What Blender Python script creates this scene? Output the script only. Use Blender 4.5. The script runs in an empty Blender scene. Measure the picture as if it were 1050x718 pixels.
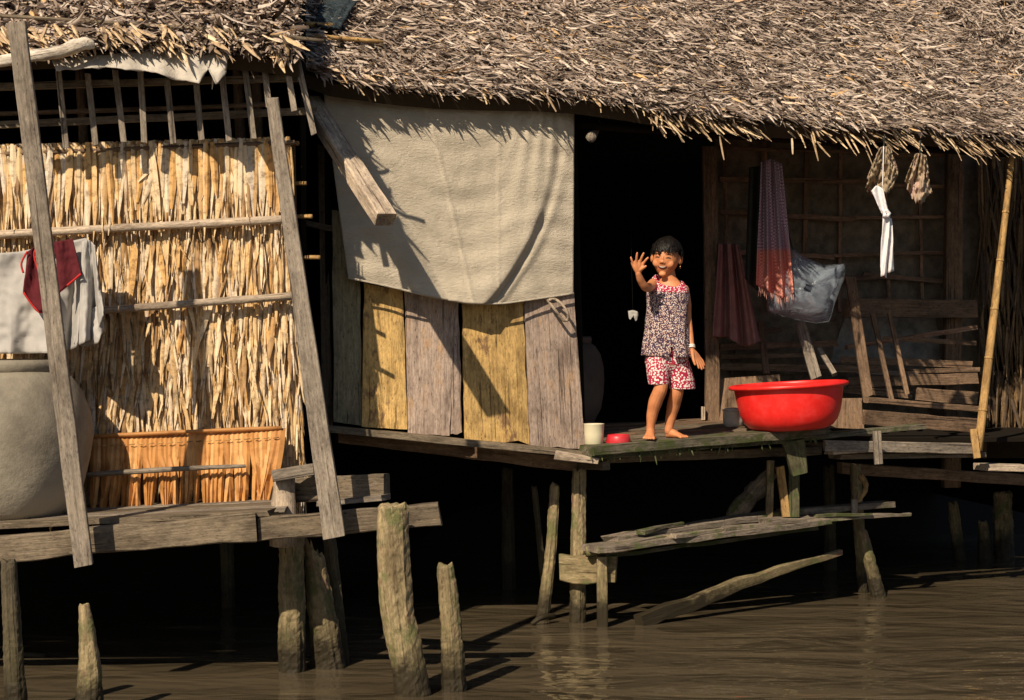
import bpy, bmesh, math, random
import numpy as np
from mathutils import Vector, Matrix, Quaternion, noise
from mathutils.bvhtree import BVHTree

random.seed(7)
rng = np.random.default_rng(7)
sc = bpy.context.scene
C = sc.collection
R = math.radians

# ------------------------------------------------------------------ camera, sky, sun, exposure
FPX, CX, HY, CAMZ = 1970.0, 525.0, 345.0, 1.52      # focal length and horizon measured on the photograph (1050 wide)
cam = bpy.data.cameras.new('camera')
cam.sensor_width = 36.0
cam.lens = 36.0 * FPX / 1050.0
cam.shift_y = -14.0 / 1050.0
cam.clip_end = 3000.0
cam_o = bpy.data.objects.new('camera', cam)
C.objects.link(cam_o)
cam_o.location = (0, 0, CAMZ)
cam_o.rotation_euler = (R(90), 0, 0)
sc.camera = cam_o

SUN = Vector((0.50, 1.0, -0.92)).normalized()       # the way the light travels
w = bpy.data.worlds.new('World'); sc.world = w; w.use_nodes = True
nt = w.node_tree
sky = nt.nodes.new('ShaderNodeTexSky'); sky.sky_type = 'NISHITA'; sky.sun_disc = False
sky.sun_elevation = math.asin(-SUN.z)
sky.sun_rotation = math.atan2(-SUN.x, -SUN.y) % (2 * math.pi)
bg = nt.nodes['Background']; bg.inputs[1].default_value = 0.05
nt.links.new(sky.outputs[0], bg.inputs[0])
sl = bpy.data.lights.new('sun', 'SUN'); sl.energy = 5.0; sl.angle = R(0.5); sl.color = (1.0, 0.84, 0.63)
so = bpy.data.objects.new('sun', sl); C.objects.link(so)
so.rotation_euler = SUN.to_track_quat('-Z', 'Y').to_euler()
sc.view_settings.view_transform = 'Standard'
sc.view_settings.look = 'None'
sc.view_settings.exposure = 0.28
sc.view_settings.gamma = 1.0
sc.view_settings.use_curve_mapping = False

# ------------------------------------------------------------------ helpers
def P(x, y, d):
    return Vector(((x - CX) / FPX * d, d, CAMZ + (HY - y) / FPX * d))

def tag(o, label, cat, group=None):
    o['label'] = label; o['category'] = cat
    if group: o['group'] = group
    return o

def structure(o):
    o['kind'] = 'structure'; return o

def stuff(o):
    o['kind'] = 'stuff'; return o

def thing(name, label, cat, loc, group=None):
    o = bpy.data.objects.new(name, None); C.objects.link(o); o.location = loc
    o.empty_display_size = 0.1
    return tag(o, label, cat, group)

def origin(o):
    v = Vector((0, 0, 0))
    while o is not None:
        v += o.location; o = o.parent
    return v

def put(o, parent):
    """link o (whose matrix_basis is its world matrix) below parent, keeping its place"""
    C.objects.link(o)
    if parent is not None:
        m = o.matrix_basis.copy()
        o.parent = parent
        pw = WORLD.get(parent.name, Matrix.Translation(parent.location))
        o.matrix_parent_inverse = pw.inverted()
        WORLD[o.name] = m
    else:
        WORLD[o.name] = o.matrix_basis.copy()
    return o
WORLD = {}

def frame_of(axis, org):
    x = Vector(axis).normalized()
    if x.length < .5: x = Vector((1, 0, 0))
    ref = Vector((0, 1, 0)) if abs(x.y) < 0.9 else Vector((0, 0, 1))
    y = (ref - x * ref.dot(x)).normalized()
    z = x.cross(y)
    m = Matrix((x, y, z)).transposed().to_4x4()
    m.translation = org
    return m

def mesh_obj(name, verts, faces, mat, parent=None, axis=(1, 0, 0), smooth=False, org=None, mats=None, mi=None):
    V = [Vector(v) for v in verts]
    if org is None:
        org = sum(V, Vector()) / len(V)
    m = frame_of(axis, org)
    inv = m.inverted()
    me = bpy.data.meshes.new(name)
    me.from_pydata([inv @ v for v in V], [], faces)
    me.materials.append(mat)
    if smooth:
        me.polygons.foreach_set('use_smooth', [True] * len(me.polygons))
    me.update()
    o = bpy.data.objects.new(name, me)
    o.matrix_basis = m
    return put(o, parent)

def nz(v, s, seed=0.0):
    return noise.noise(Vector(v) * s + Vector((seed, seed * 1.7, -seed)))

def beam(name, p0, p1, wd, ht, mat, parent=None, up=(0, 0, 1), rough=0.06, seg=None, w1=None, h1=None, bow=0.0):
    """a sawn timber from p0 to p1: chamfered section (wd across, ht along up), uneven faces and ends"""
    p0, p1 = Vector(p0), Vector(p1)
    a = p1 - p0; L = a.length; a.normalize()
    up = Vector(up); u = (up - a * up.dot(a)).normalized(); s = a.cross(u).normalized()
    w1 = w1 or wd; h1 = h1 or ht
    seg = seg or max(3, min(26, int(L / 0.07)))
    sd = random.random() * 50
    V, F = [], []
    for i in range(seg + 1):
        t = i / seg
        cw, ch = (wd + (w1 - wd) * t) / 2, (ht + (h1 - ht) * t) / 2
        c = min(cw, ch) * 0.16
        prof = [(-cw + c, -ch), (cw - c, -ch), (cw, -ch + c), (cw, ch - c), (cw - c, ch), (-cw + c, ch), (-cw, ch - c), (-cw, -ch + c)]
        q = p0 + a * (L * t) + u * (bow * math.sin(math.pi * t))
        for k, (x, y) in enumerate(prof):
            v = q + s * x + u * y
            jx = nz(v, 5, sd) * rough * 2 * cw * 0.6; jy = nz(v, 6, sd + 9) * rough * 2 * ch * 1.2
            v = v + s * jx + u * jy
            if i in (0, seg):
                v = v + a * (nz(v, 30, sd + 3) * min(0.02, L * 0.03))
            V.append(v)
    n = 8
    for i in range(seg):
        for k in range(n):
            F.append((i * n + k, i * n + (k + 1) % n, (i + 1) * n + (k + 1) % n, (i + 1) * n + k))
    F.append(tuple(range(n))[::-1]); F.append(tuple(seg * n + k for k in range(n)))
    return mesh_obj(name, V, F, mat, parent, axis=a)

def log(name, pts, rad, mat, parent=None, sides=12, rough=0.10, sub=5, jag=0.0, smooth=True, cap_r=0.82):
    """a round pole or stake along a path: knobbly, tapering, its top broken when jag > 0"""
    pts = [Vector(p) for p in pts]
    if not hasattr(rad, '__len__'): rad = [rad] * len(pts)
    Q, Rr = [], []
    for i in range(len(pts) - 1):
        p_1 = pts[max(i - 1, 0)]; p0 = pts[i]; p1 = pts[i + 1]; p2 = pts[min(i + 2, len(pts) - 1)]
        for k in range(sub):
            t = k / sub
            q = 0.5 * ((2 * p0) + (p1 - p_1) * t + (2 * p_1 - 5 * p0 + 4 * p1 - p2) * t * t + (3 * p0 - p_1 - 3 * p1 + p2) * t ** 3)
            Q.append(q); Rr.append(rad[i] + (rad[i + 1] - rad[i]) * t)
    Q.append(pts[-1]); Rr.append(rad[-1])
    sd = random.random() * 50
    a = (Q[1] - Q[0]).normalized()
    ref = Vector((0, 0, 1)) if abs(a.z) < 0.8 else Vector((0, 1, 0))
    s = a.cross(ref).normalized()
    V, F = [], []
    n = sides
    for i, q in enumerate(Q):
        a = (Q[min(i + 1, len(Q) - 1)] - Q[max(i - 1, 0)]).normalized()
        s = (s - a * s.dot(a)).normalized(); t = a.cross(s)
        for k in range(n):
            an = 2 * math.pi * k / n
            d = s * math.cos(an) + t * math.sin(an)
            r = Rr[i] * (1 + rough * nz(q + d * Rr[i], 9, sd) + rough * 1.2 * nz(Vector((d.x, d.y, 0)) * 2 + Vector((0, 0, q.z)), 2.5, sd + 5) + rough * .9 * nz(q + d * Rr[i], 42, sd) + rough * .5 * nz(q + d * Rr[i], 95, sd) - (rough * .6 * max(0, nz(Vector((an * 1.2, q.length * .7, sd)), 1.0) - .25) * 3))
            if i == len(Q) - 1 and jag: r *= .84
            v = q + d * r
            if i == len(Q) - 1 and jag: v = v + a * (jag * (nz(v, 40, sd) + 0.4 * random.random()))
            V.append(v)
    m = len(Q)
    for i in range(m - 1):
        for k in range(n):
            F.append((i * n + k, i * n + (k + 1) % n, (i + 1) * n + (k + 1) % n, (i + 1) * n + k))
    V.append(Q[0] - (Q[1] - Q[0]).normalized() * Rr[0] * 0.15); V.append(Q[-1] + (Q[-1] - Q[-2]).normalized() * Rr[-1] * (0.12 if not jag else -0.1))
    for k in range(n):
        F.append((m * n, (k + 1) % n, k)); F.append((m * n + 1, (m - 1) * n + k, (m - 1) * n + (k + 1) % n))
    return mesh_obj(name, V, F, mat, parent, axis=(pts[-1] - pts[0]), smooth=smooth)

def board(name, quad, thick, mat, parent=None, nu=6, nv=14, jag_bottom=0.0, jag_top=0.0, edge=0.004):
    """a wall plank from four world corners tl, tr, br, bl (front face); thickness goes backwards; uneven edges and ends"""
    tl, tr, br, bl = [Vector(q) for q in quad]
    nrm = (tr - tl).cross(bl - tl).normalized()
    if nrm.y > 0: nrm = -nrm                                       # towards the camera
    sd = random.random() * 60
    V, F = [], []
    for side in (0, 1):
        for j in range(nv + 1):
            v = j / nv
            for i in range(nu + 1):
                u = i / nu
                p = (tl * (1 - u) + tr * u) * (1 - v) + (bl * (1 - u) + br * u) * v
                if i in (0, nu):
                    p = p + (tr - tl).normalized() * (nz((u * 9, v * 7, sd), 1, sd) * edge * 2)
                if j == nv and jag_bottom: p = p + (tl - bl).normalized() * abs(nz((u * 5, 1, sd), 1.3, sd)) * jag_bottom
                if j == 0 and jag_top: p = p - (tl - bl).normalized() * abs(nz((u * 5, 3, sd), 1.3, sd)) * jag_top
                warp = nz((u * 1.2, v * 1.4, sd), 1.0, sd) * 0.008
                fall = 0.004 if (i in (0, nu) or j in (0, nv)) and side == 0 else 0
                V.append(p + nrm * (warp - fall) - nrm * (thick if side else 0))
    W = nu + 1; H = (nu + 1) * (nv + 1)
    for j in range(nv):
        for i in range(nu):
            a = j * W + i
            F.append((a, a + W, a + W + 1, a + 1)); F.append((H + a, H + a + 1, H + a + W + 1, H + a + W))
    for j in range(nv):
        a = j * W; F.append((a, H + a, H + a + W, a + W))
        b = j * W + nu; F.append((b, b + W, H + b + W, H + b))
    for i in range(nu):
        a = i; F.append((a, a + 1, H + a + 1, H + a))
        b = nv * W + i; F.append((b, H + b, H + b + 1, b + 1))
    return mesh_obj(name, V, F, mat, parent, axis=(bl + br - tl - tr))

def poly(pts, t):
    """point on a polyline, t in 0..1 by index-length in x/y"""
    L = [0]
    for a, b in zip(pts, pts[1:]): L.append(L[-1] + math.hypot(b[0] - a[0], b[1] - a[1]))
    s = t * L[-1]
    for i in range(len(pts) - 1):
        if s <= L[i + 1] or i == len(pts) - 2:
            k = (s - L[i]) / max(1e-9, L[i + 1] - L[i])
            return tuple(pts[i][j] + (pts[i + 1][j] - pts[i][j]) * k for j in range(len(pts[i])))

def cloth(name, top, bottom, depth, mat, parent=None, nu=50, nv=50, fold=None, thick=0.003, wr=0.004, hemjag=0.0):
    """a hanging piece of cloth between two edges given in picture units, at depth(u,v), with folds fold(u,v) in metres towards the viewer"""
    V, F = [], []
    sd = random.random() * 90
    for j in range(nv + 1):
        v = j / nv
        for i in range(nu + 1):
            u = i / nu
            a = poly(top, u); b = poly(bottom, u)
            x = a[0] + (b[0] - a[0]) * v; y = a[1] + (b[1] - a[1]) * v
            if j == nv and hemjag: y += nz((u * 25, 0, sd), 1) * hemjag
            d = depth(u, v) - (fold(u, v) if fold else 0)
            d -= wr * (nz((u * 6, v * 9, sd), 1.0) + 0.6 * nz((u * 19, v * 16, sd), 1.0))
            V.append(P(x, y, d))
    W = nu + 1
    for j in range(nv):
        for i in range(nu):
            a = j * W + i
            F.append((a, a + W, a + W + 1, a + 1))
    o = mesh_obj(name, V, F, mat, parent, smooth=True)
    m = o.modifiers.new('thickness', 'SOLIDIFY'); m.thickness = thick; m.offset = -1
    return o

def lathe(name, c, prof, mat, parent=None, n=48, tilt=None, rough=0.0):
    """a turned vessel: prof is (radius, height) from the outside bottom round to the inside bottom"""
    V, F = [], []
    for (r, z) in prof:
        for k in range(n):
            an = 2 * math.pi * k / n
            rr = r * (1 + rough * nz((math.cos(an) * 1.5, math.sin(an) * 1.5, z * 5), 1.2))
            v = Vector((rr * math.cos(an), rr * math.sin(an), z))
            if tilt: v = tilt @ v
            V.append(Vector(c) + v)
    m = len(prof)
    for i in range(m - 1):
        for k in range(n):
            F.append((i * n + k, i * n + (k + 1) % n, (i + 1) * n + (k + 1) % n, (i + 1) * n + k))
    F.append(tuple(range(n))[::-1]); F.append(tuple((m - 1) * n + k for k in range(n)))
    return mesh_obj(name, V, F, mat, parent, smooth=True, org=Vector(c))

def unit(a):
    return a / np.maximum(1e-9, np.linalg.norm(a, axis=1, keepdims=True))

def strip_arrays(base, dr, nr, ln, wd, bend, twist, fold=0.25, tip=0.12):
    """many narrow dry leaves at once; returns verts, faces"""
    N = len(base)
    dr = unit(dr); nr = unit(nr - dr * np.sum(nr * dr, axis=1, keepdims=True))
    sd = np.cross(dr, nr)
    c, s = np.cos(twist)[:, None], np.sin(twist)[:, None]
    sd, nr2 = sd * c + nr * s, nr * c - sd * s
    ts = np.array([0, .3, .68, 1.0]); wp = np.array([.62, 1.0, .85, tip])
    V = np.zeros((N, 4, 3, 3))
    for r in range(4):
        ctr = base + dr * (ln * ts[r])[:, None] + nr * (bend * ln * ts[r] ** 2)[:, None]
        hw = (wd * wp[r] / 2)[:, None]
        V[:, r, 0] = ctr - sd * hw
        V[:, r, 1] = ctr + nr2 * hw * 2 * fold
        V[:, r, 2] = ctr + sd * hw
    idx = np.arange(N)[:, None] * 12
    f = []
    for r in range(3):
        for k in range(2):
            a = r * 3 + k
            f.append([a, a + 1, a + 4, a + 3])
    F = (idx[:, None, :] + np.array(f)[None]).reshape(-1, 4)
    return V.reshape(-1, 3), F

def strips(name, base, dr, nr, ln, wd, bend, twist, mat, parent=None, fold=0.25, tip=0.12, tint=None):
    V, F = strip_arrays(base, dr, nr, ln, wd, bend, twist, fold, tip)
    org = Vector(V.mean(axis=0))
    V = V - np.array(org)
    me = bpy.data.meshes.new(name)
    me.vertices.add(len(V)); me.vertices.foreach_set('co', V.ravel())
    me.loops.add(F.size); me.loops.foreach_set('vertex_index', F.ravel().astype(np.int32))
    me.polygons.add(len(F)); me.polygons.foreach_set('loop_start', np.arange(0, F.size, 4, dtype=np.int32))
    me.update(calc_edges=True)
    at = me.attributes.new('tint', 'FLOAT', 'POINT')
    t = rng.random(len(base)) if tint is None else tint
    at.data.foreach_set('value', np.repeat(t, 12).astype(np.float32))
    me.materials.append(mat)
    o = bpy.data.objects.new(name, me); o.location = org
    o.matrix_basis = Matrix.Translation(org)
    return put(o, parent)

# ------------------------------------------------------------------ materials
def mat_new(name):
    m = bpy.data.materials.new(name); m.use_nodes = True
    n = m.node_tree.nodes; l = m.node_tree.links
    return m, n, l, n['Principled BSDF']

def ramp(n, stops):
    r = n.new('ShaderNodeValToRGB')
    e = r.color_ramp.elements
    while len(e) < len(stops): e.new(0.5)
    for q, (p, c) in zip(e, stops):
        q.position = p; q.color = (*c, 1)
    return r

def obj_coords(n, l, scale, use_rand=True):
    tc = n.new('ShaderNodeTexCoord'); mp = n.new('ShaderNodeMapping'); mp.inputs['Scale'].default_value = scale
    l.new(tc.outputs['Object'], mp.inputs['Vector'])
    if use_rand:
        oi = n.new('ShaderNodeObjectInfo'); mul = n.new('ShaderNodeMath'); mul.operation = 'MULTIPLY'; mul.inputs[1].default_value = 73.0
        l.new(oi.outputs['Random'], mul.inputs[0]); cb = n.new('ShaderNodeCombineXYZ')
        l.new(mul.outputs[0], cb.inputs[0]); l.new(mul.outputs[0], cb.inputs[1])
        l.new(cb.outputs[0], mp.inputs['Location'])
    return mp

def tex_noise(n, l, vec, scale, detail=4, rough=0.6):
    t = n.new('ShaderNodeTexNoise'); t.inputs['Scale'].default_value = scale; t.inputs['Detail'].default_value = detail; t.inputs['Roughness'].default_value = rough
    l.new(vec, t.inputs['Vector']); return t

def mixc(n, l, fac, a, b, blend='MIX'):
    m = n.new('ShaderNodeMix'); m.data_type = 'RGBA'; m.blend_type = blend
    for inp, v in ((m.inputs[0], fac), (m.inputs[6], a), (m.inputs[7], b)):
        if isinstance(v, (int, float)): inp.default_value = v
        elif isinstance(v, tuple): inp.default_value = (*v, 1)
        else: l.new(v, inp)
    return m.outputs[2]

def bump(n, l, b, h, strength, dist):
    bp = n.new('ShaderNodeBump'); bp.inputs['Strength'].default_value = strength; bp.inputs['Distance'].default_value = dist
    l.new(h, bp.inputs['Height']); l.new(bp.outputs[0], b.inputs['Normal'])
    return bp

def wood(name, light, dark, moss=None, moss_amt=0.5, wet=False, grain=1.0, patch=None):
    """weathered timber: streaks along local X, cracks, stains; optional moss; wet = dark slimy band up to the tide mark"""
    m, n, l, b = mat_new(name)
    mp = obj_coords(n, l, (4.5 * grain, 85 * grain, 85 * grain))
    g = tex_noise(n, l, mp.outputs[0], 1.0, 6, 0.7)
    mid = tuple((a + c) / 2 for a, c in zip(light, dark))
    r = ramp(n, [(0.24, tuple(c * 0.7 for c in dark)), (0.38, tuple(.6 * a + .4 * c for a, c in zip(dark, mid))), (0.52, mid), (0.70, light)])
    l.new(g.outputs[0], r.inputs[0])
    col = r.outputs[0]
    mp2 = obj_coords(n, l, (4, 10, 10))
    st = tex_noise(n, l, mp2.outputs[0], 1.0, 7, 0.7)
    r2 = ramp(n, [(0.36, (0.55, 0.53, 0.52)), (0.52, (1, 1, 1)), (0.72, (1.18, 1.14, 1.06))])
    l.new(st.outputs[0], r2.inputs[0])
    col = mixc(n, l, 1.0, col, r2.outputs[0], 'MULTIPLY')
    if patch:
        mp4 = obj_coords(n, l, (5, 11, 11)); pt = tex_noise(n, l, mp4.outputs[0], 1.0, 6, 0.75)
        r4 = ramp(n, [(0.56, (0, 0, 0)), (0.64, (1, 1, 1))]); l.new(pt.outputs[0], r4.inputs[0])
        col = mixc(n, l, r4.outputs[0], col, patch)
    # fine dark cracks
    mp3 = obj_coords(n, l, (1.6, 90, 90)); ck = tex_noise(n, l, mp3.outputs[0], 1.0, 3, 0.5)
    r3 = ramp(n, [(0.32, (0.22, 0.19, 0.17)), (0.37, (1, 1, 1))]); l.new(ck.outputs[0], r3.inputs[0])
    col = mixc(n, l, 0.8, col, r3.outputs[0], 'MULTIPLY')
    rough_v = 0.85
    mp5 = obj_coords(n, l, (34, 95, 95)); mt5 = tex_noise(n, l, mp5.outputs[0], 1.0, 9, 0.78)
    r5 = ramp(n, [(0.34, (0.28, 0.25, 0.23)), (0.46, (0.90, 0.89, 0.88)), (0.58, (1.10, 1.08, 1.05)), (0.68, (1.6, 1.56, 1.48))]); l.new(mt5.outputs[0], r5.inputs[0])
    col = mixc(n, l, 0.85, col, r5.outputs[0], 'MULTIPLY')
    mp6 = obj_coords(n, l, (18, 40, 40)); vo = n.new('ShaderNodeTexVoronoi'); vo.inputs['Scale'].default_value = 0.8; l.new(mp6.outputs[0], vo.inputs['Vector'])
    r6 = ramp(n, [(0.05, (0.2, 0.17, 0.15)), (0.13, (1, 1, 1))]); l.new(vo.outputs['Distance'], r6.inputs[0])
    col = mixc(n, l, 0.7, col, r6.outputs[0], 'MULTIPLY')
    if moss:
        mpm = obj_coords(n, l, (7, 9, 9)); mo = tex_noise(n, l, mpm.outputs[0], 1.0, 8, 0.7)
        rm = ramp(n, [(0.62 - 0.3 * moss_amt, (0, 0, 0)), (0.72 - 0.3 * moss_amt, (1, 1, 1))]); l.new(mo.outputs[0], rm.inputs[0])
        col = mixc(n, l, rm.outputs[0], col, moss)
    if wet:
        ge = n.new('ShaderNodeNewGeometry'); sx = n.new('ShaderNodeSeparateXYZ'); l.new(ge.outputs['Position'], sx.inputs[0])
        nn = tex_noise(n, l, ge.outputs['Position'], 14.0, 7, 0.75)
        ad = n.new('ShaderNodeMath'); ad.operation = 'MULTIPLY_ADD'; ad.inputs[1].default_value = -0.34; l.new(nn.outputs[0], ad.inputs[0]); l.new(sx.outputs['Z'], ad.inputs[2])
        mr = n.new('ShaderNodeMapRange'); mr.inputs['From Min'].default_value = -0.07; mr.inputs['From Max'].default_value = 0.05
        mr.inputs['To Min'].default_value = 1.0; mr.inputs['To Max'].default_value = 0.0; l.new(ad.outputs[0], mr.inputs['Value'])
        mr2 = n.new('ShaderNodeMapRange'); mr2.inputs['To Min'].default_value = 0.85; mr2.inputs['To Max'].default_value = 0.6; l.new(mr.outputs[0], mr2.inputs['Value'])
        l.new(mr2.outputs[0], b.inputs['Roughness'])
        # green algae above the tide band
        m3 = n.new('ShaderNodeMapRange'); m3.inputs['From Min'].default_value = 0.10; m3.inputs['From Max'].default_value = 0.55
        m3.inputs['To Min'].default_value = 0.65; m3.inputs['To Max'].default_value = 0.0; l.new(sx.outputs['Z'], m3.inputs['Value'])
        nn2 = tex_noise(n, l, ge.outputs['Position'], 22.0, 4, 0.6)
        mu = n.new('ShaderNodeMath'); mu.operation = 'MULTIPLY'; l.new(m3.outputs[0], mu.inputs[0]); l.new(nn2.outputs[0], mu.inputs[1])
        col2 = mixc(n, l, mu.outputs[0], col, (0.10, 0.09, 0.035))
        col = mixc(n, l, mr.outputs[0], col2, (0.030, 0.023, 0.012))
    else:
        b.inputs['Roughness'].default_value = rough_v
    oi = n.new('ShaderNodeObjectInfo'); mr = n.new('ShaderNodeMapRange'); mr.inputs['To Min'].default_value = 0.8; mr.inputs['To Max'].default_value = 1.15
    l.new(oi.outputs['Random'], mr.inputs['Value'])
    cbv = n.new('ShaderNodeCombineXYZ')
    for k in range(3): l.new(mr.outputs[0], cbv.inputs[k])
    col = mixc(n, l, 1.0, col, cbv.outputs[0], 'MULTIPLY')
    l.new(col, b.inputs['Base Color'])
    b.inputs['Specular IOR Level'].default_value = 0.25
    hsum = n.new('ShaderNodeMath'); hsum.operation = 'MULTIPLY'; l.new(g.outputs[0], hsum.inputs[0]); l.new(r3.outputs[0], hsum.inputs[1])
    hs2 = n.new('ShaderNodeMath'); hs2.operation = 'MULTIPLY_ADD'; hs2.inputs[1].default_value = 0.5; l.new(mt5.outputs[0], hs2.inputs[0]); l.new(hsum.outputs[0], hs2.inputs[2])
    bump(n, l, b, hs2.outputs[0], 0.7, 0.008)
    return m

def leaf_mat(name, stops, per_object=False, trans=0.12, rough=0.55, mott=30.0, low=0.45):
    m, n, l, b = mat_new(name)
    if per_object:
        src = n.new('ShaderNodeObjectInfo').outputs['Random']
    else:
        a = n.new('ShaderNodeAttribute'); a.attribute_name = 'tint'; src = a.outputs['Fac']
    r = ramp(n, stops); l.new(src, r.inputs[0])
    ge = n.new('ShaderNodeNewGeometry')
    nn = tex_noise(n, l, ge.outputs['Position'], mott, 5, 0.7)
    r2 = ramp(n, [(0.34, (low, low * .9, low * .8)), (0.50, (1, 1, 1)), (0.72, (1.15, 1.12, 1.1))]); l.new(nn.outputs[0], r2.inputs[0])
    col = mixc(n, l, 1.0, r.outputs[0], r2.outputs[0], 'MULTIPLY')
    l.new(col, b.inputs['Base Color']); b.inputs['Roughness'].default_value = rough; b.inputs['Specular IOR Level'].default_value = 0.3
    tr = n.new('ShaderNodeBsdfTranslucent'); l.new(col, tr.inputs['Color'])
    mx = n.new('ShaderNodeMixShader'); mx.inputs[0].default_value = trans
    l.new(b.outputs[0], mx.inputs[1]); l.new(tr.outputs[0], mx.inputs[2]); l.new(mx.outputs[0], n['Material Output'].inputs[0])
    return m

def fabric(name, col, col2=None, weave=400.0, wr=0.004, rough=0.9, wnoise=12.0):
    m, n, l, b = mat_new(name)
    mp = obj_coords(n, l, (1, 1, 1), False)
    nn = tex_noise(n, l, mp.outputs[0], wnoise, 6, 0.65)
    r = ramp(n, [(0.35, tuple(c * 0.72 for c in col) if col2 is None else col2), (0.65, col)]); l.new(nn.outputs[0], r.inputs[0])
    l.new(r.outputs[0], b.inputs['Base Color']); b.inputs['Roughness'].default_value = rough; b.inputs['Specular IOR Level'].default_value = 0.15
    n2 = tex_noise(n, l, mp.outputs[0], weave, 2, 0.5)
    bump(n, l, b, n2.outputs[0], 0.35, wr)
    return m

def simple(name, col, rough=0.5, spec=0.5, metal=0.0, var=0.12, scale=20):
    m, n, l, b = mat_new(name)
    mp = obj_coords(n, l, (1, 1, 1), False)
    nn = tex_noise(n, l, mp.outputs[0], scale, 5, 0.6)
    r = ramp(n, [(0.3, tuple(c * (1 - 2 * var) for c in col)), (0.7, col)]); l.new(nn.outputs[0], r.inputs[0])
    l.new(r.outputs[0], b.inputs['Base Color']); b.inputs['Roughness'].default_value = rough
    b.inputs['Specular IOR Level'].default_value = spec; b.inputs['Metallic'].default_value = metal
    return m

M = {}
M['grey'] = wood('weathered_grey_wood', (0.36, 0.31, 0.255), (0.16, 0.135, 0.11))
M['greyd'] = wood('dark_grey_wood', (0.25, 0.20, 0.145), (0.10, 0.08, 0.055))
M['pale'] = wood('pale_bleached_wood', (0.56, 0.46, 0.36), (0.32, 0.26, 0.20))
M['yellow'] = wood('yellowed_plank', (0.84, 0.57, 0.23), (0.54, 0.35, 0.13), patch=(0.30, 0.18, 0.09))
M['mauve'] = wood('mauve_grey_plank', (0.50, 0.40, 0.335), (0.28, 0.21, 0.175), patch=(0.42, 0.28, 0.18))
M['olive'] = wood('olive_grey_plank', (0.33, 0.30, 0.20), (0.17, 0.15, 0.09))
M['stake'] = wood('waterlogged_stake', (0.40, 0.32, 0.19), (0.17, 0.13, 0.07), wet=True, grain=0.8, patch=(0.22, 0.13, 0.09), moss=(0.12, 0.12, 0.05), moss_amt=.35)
M['staked'] = wood('shaded_waterlogged_stake', (0.12, 0.10, 0.065), (0.05, 0.04, 0.026), wet=True, grain=0.8)  # darker copy of the stake wood, shade under the houses put into its colour
M['mossy'] = wood('mossy_plank', (0.20, 0.18, 0.13), (0.07, 0.062, 0.045), moss=(0.055, 0.066, 0.022), moss_amt=0.5)
M['jetty'] = wood('jetty_plank', (0.34, 0.28, 0.22), (0.13, 0.11, 0.09), moss=(0.09, 0.105, 0.04), moss_amt=0.32)
M['mossgreen'] = wood('green_mossy_block', (0.15, 0.14, 0.08), (0.06, 0.058, 0.032), moss=(0.058, 0.074, 0.026), moss_amt=0.45)
M['brown'] = wood('brown_board', (0.30, 0.195, 0.125), (0.12, 0.08, 0.052))
M['bamboo'] = wood('bamboo_pole', (0.52, 0.34, 0.14), (0.34, 0.20, 0.08), grain=0.5)
M['batten'] = wood('dark_batten', (0.34, 0.21, 0.14), (0.15, 0.09, 0.06))
M['panel'] = fabric('old_matting', (0.22, 0.17, 0.12), (0.10, 0.08, 0.058), weave=90, wr=0.02)
M['sack'] = fabric('grey_sacking', (0.40, 0.37, 0.33), (0.16, 0.15, 0.135), weave=120, wr=0.02, wnoise=7)
M['dark'] = simple('shade_black_boards', (0.014, 0.011, 0.008), 0.95, 0.1, scale=8)  # near-black colour holds the deep shade of the interiors
M['mud'] = simple('river_mud', (0.014, 0.010, 0.007), 0.8, 0.3, scale=4)
M['thatch'] = leaf_mat('grey_thatch', [(0.0, (0.05, 0.036, 0.028)), (0.22, (0.17, 0.125, 0.095)), (0.55, (0.42, 0.335, 0.275)), (0.88, (0.72, 0.62, 0.53)), (1.0, (0.66, 0.42, 0.20))])
M['thatchp'] = leaf_mat('golden_thatch_tips', [(0.0, (0.22, 0.15, 0.09)), (0.4, (0.48, 0.35, 0.22)), (0.8, (0.66, 0.48, 0.28)), (1.0, (0.78, 0.64, 0.44))], per_object=True)
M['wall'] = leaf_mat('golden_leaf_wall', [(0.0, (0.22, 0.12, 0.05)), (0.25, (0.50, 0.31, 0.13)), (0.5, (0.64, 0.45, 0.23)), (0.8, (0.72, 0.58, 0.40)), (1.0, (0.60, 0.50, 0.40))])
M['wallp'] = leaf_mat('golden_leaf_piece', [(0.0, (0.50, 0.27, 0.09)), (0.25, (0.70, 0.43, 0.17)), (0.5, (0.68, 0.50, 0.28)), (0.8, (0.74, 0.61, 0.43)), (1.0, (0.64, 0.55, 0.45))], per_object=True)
M['shadedleaf'] = leaf_mat('brown_leaf', [(0, (.05, .03, .016)), (.6, (.14, .088, .042)), (1, (.30, .19, .09))])  # leaf tones darkened to carry the shade at the right end
M['mat'] = leaf_mat('orange_leaf_mat', [(0.0, (0.40, 0.18, 0.055)), (0.5, (0.58, 0.29, 0.095)), (1.0, (0.68, 0.39, 0.16))], per_object=True, mott=14.0, low=.75)
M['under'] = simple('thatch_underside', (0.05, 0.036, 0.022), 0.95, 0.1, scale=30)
M['wallback'] = simple('leaf_wall_backing', (0.16, 0.10, 0.045), 0.95, 0.1, scale=30)

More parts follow.
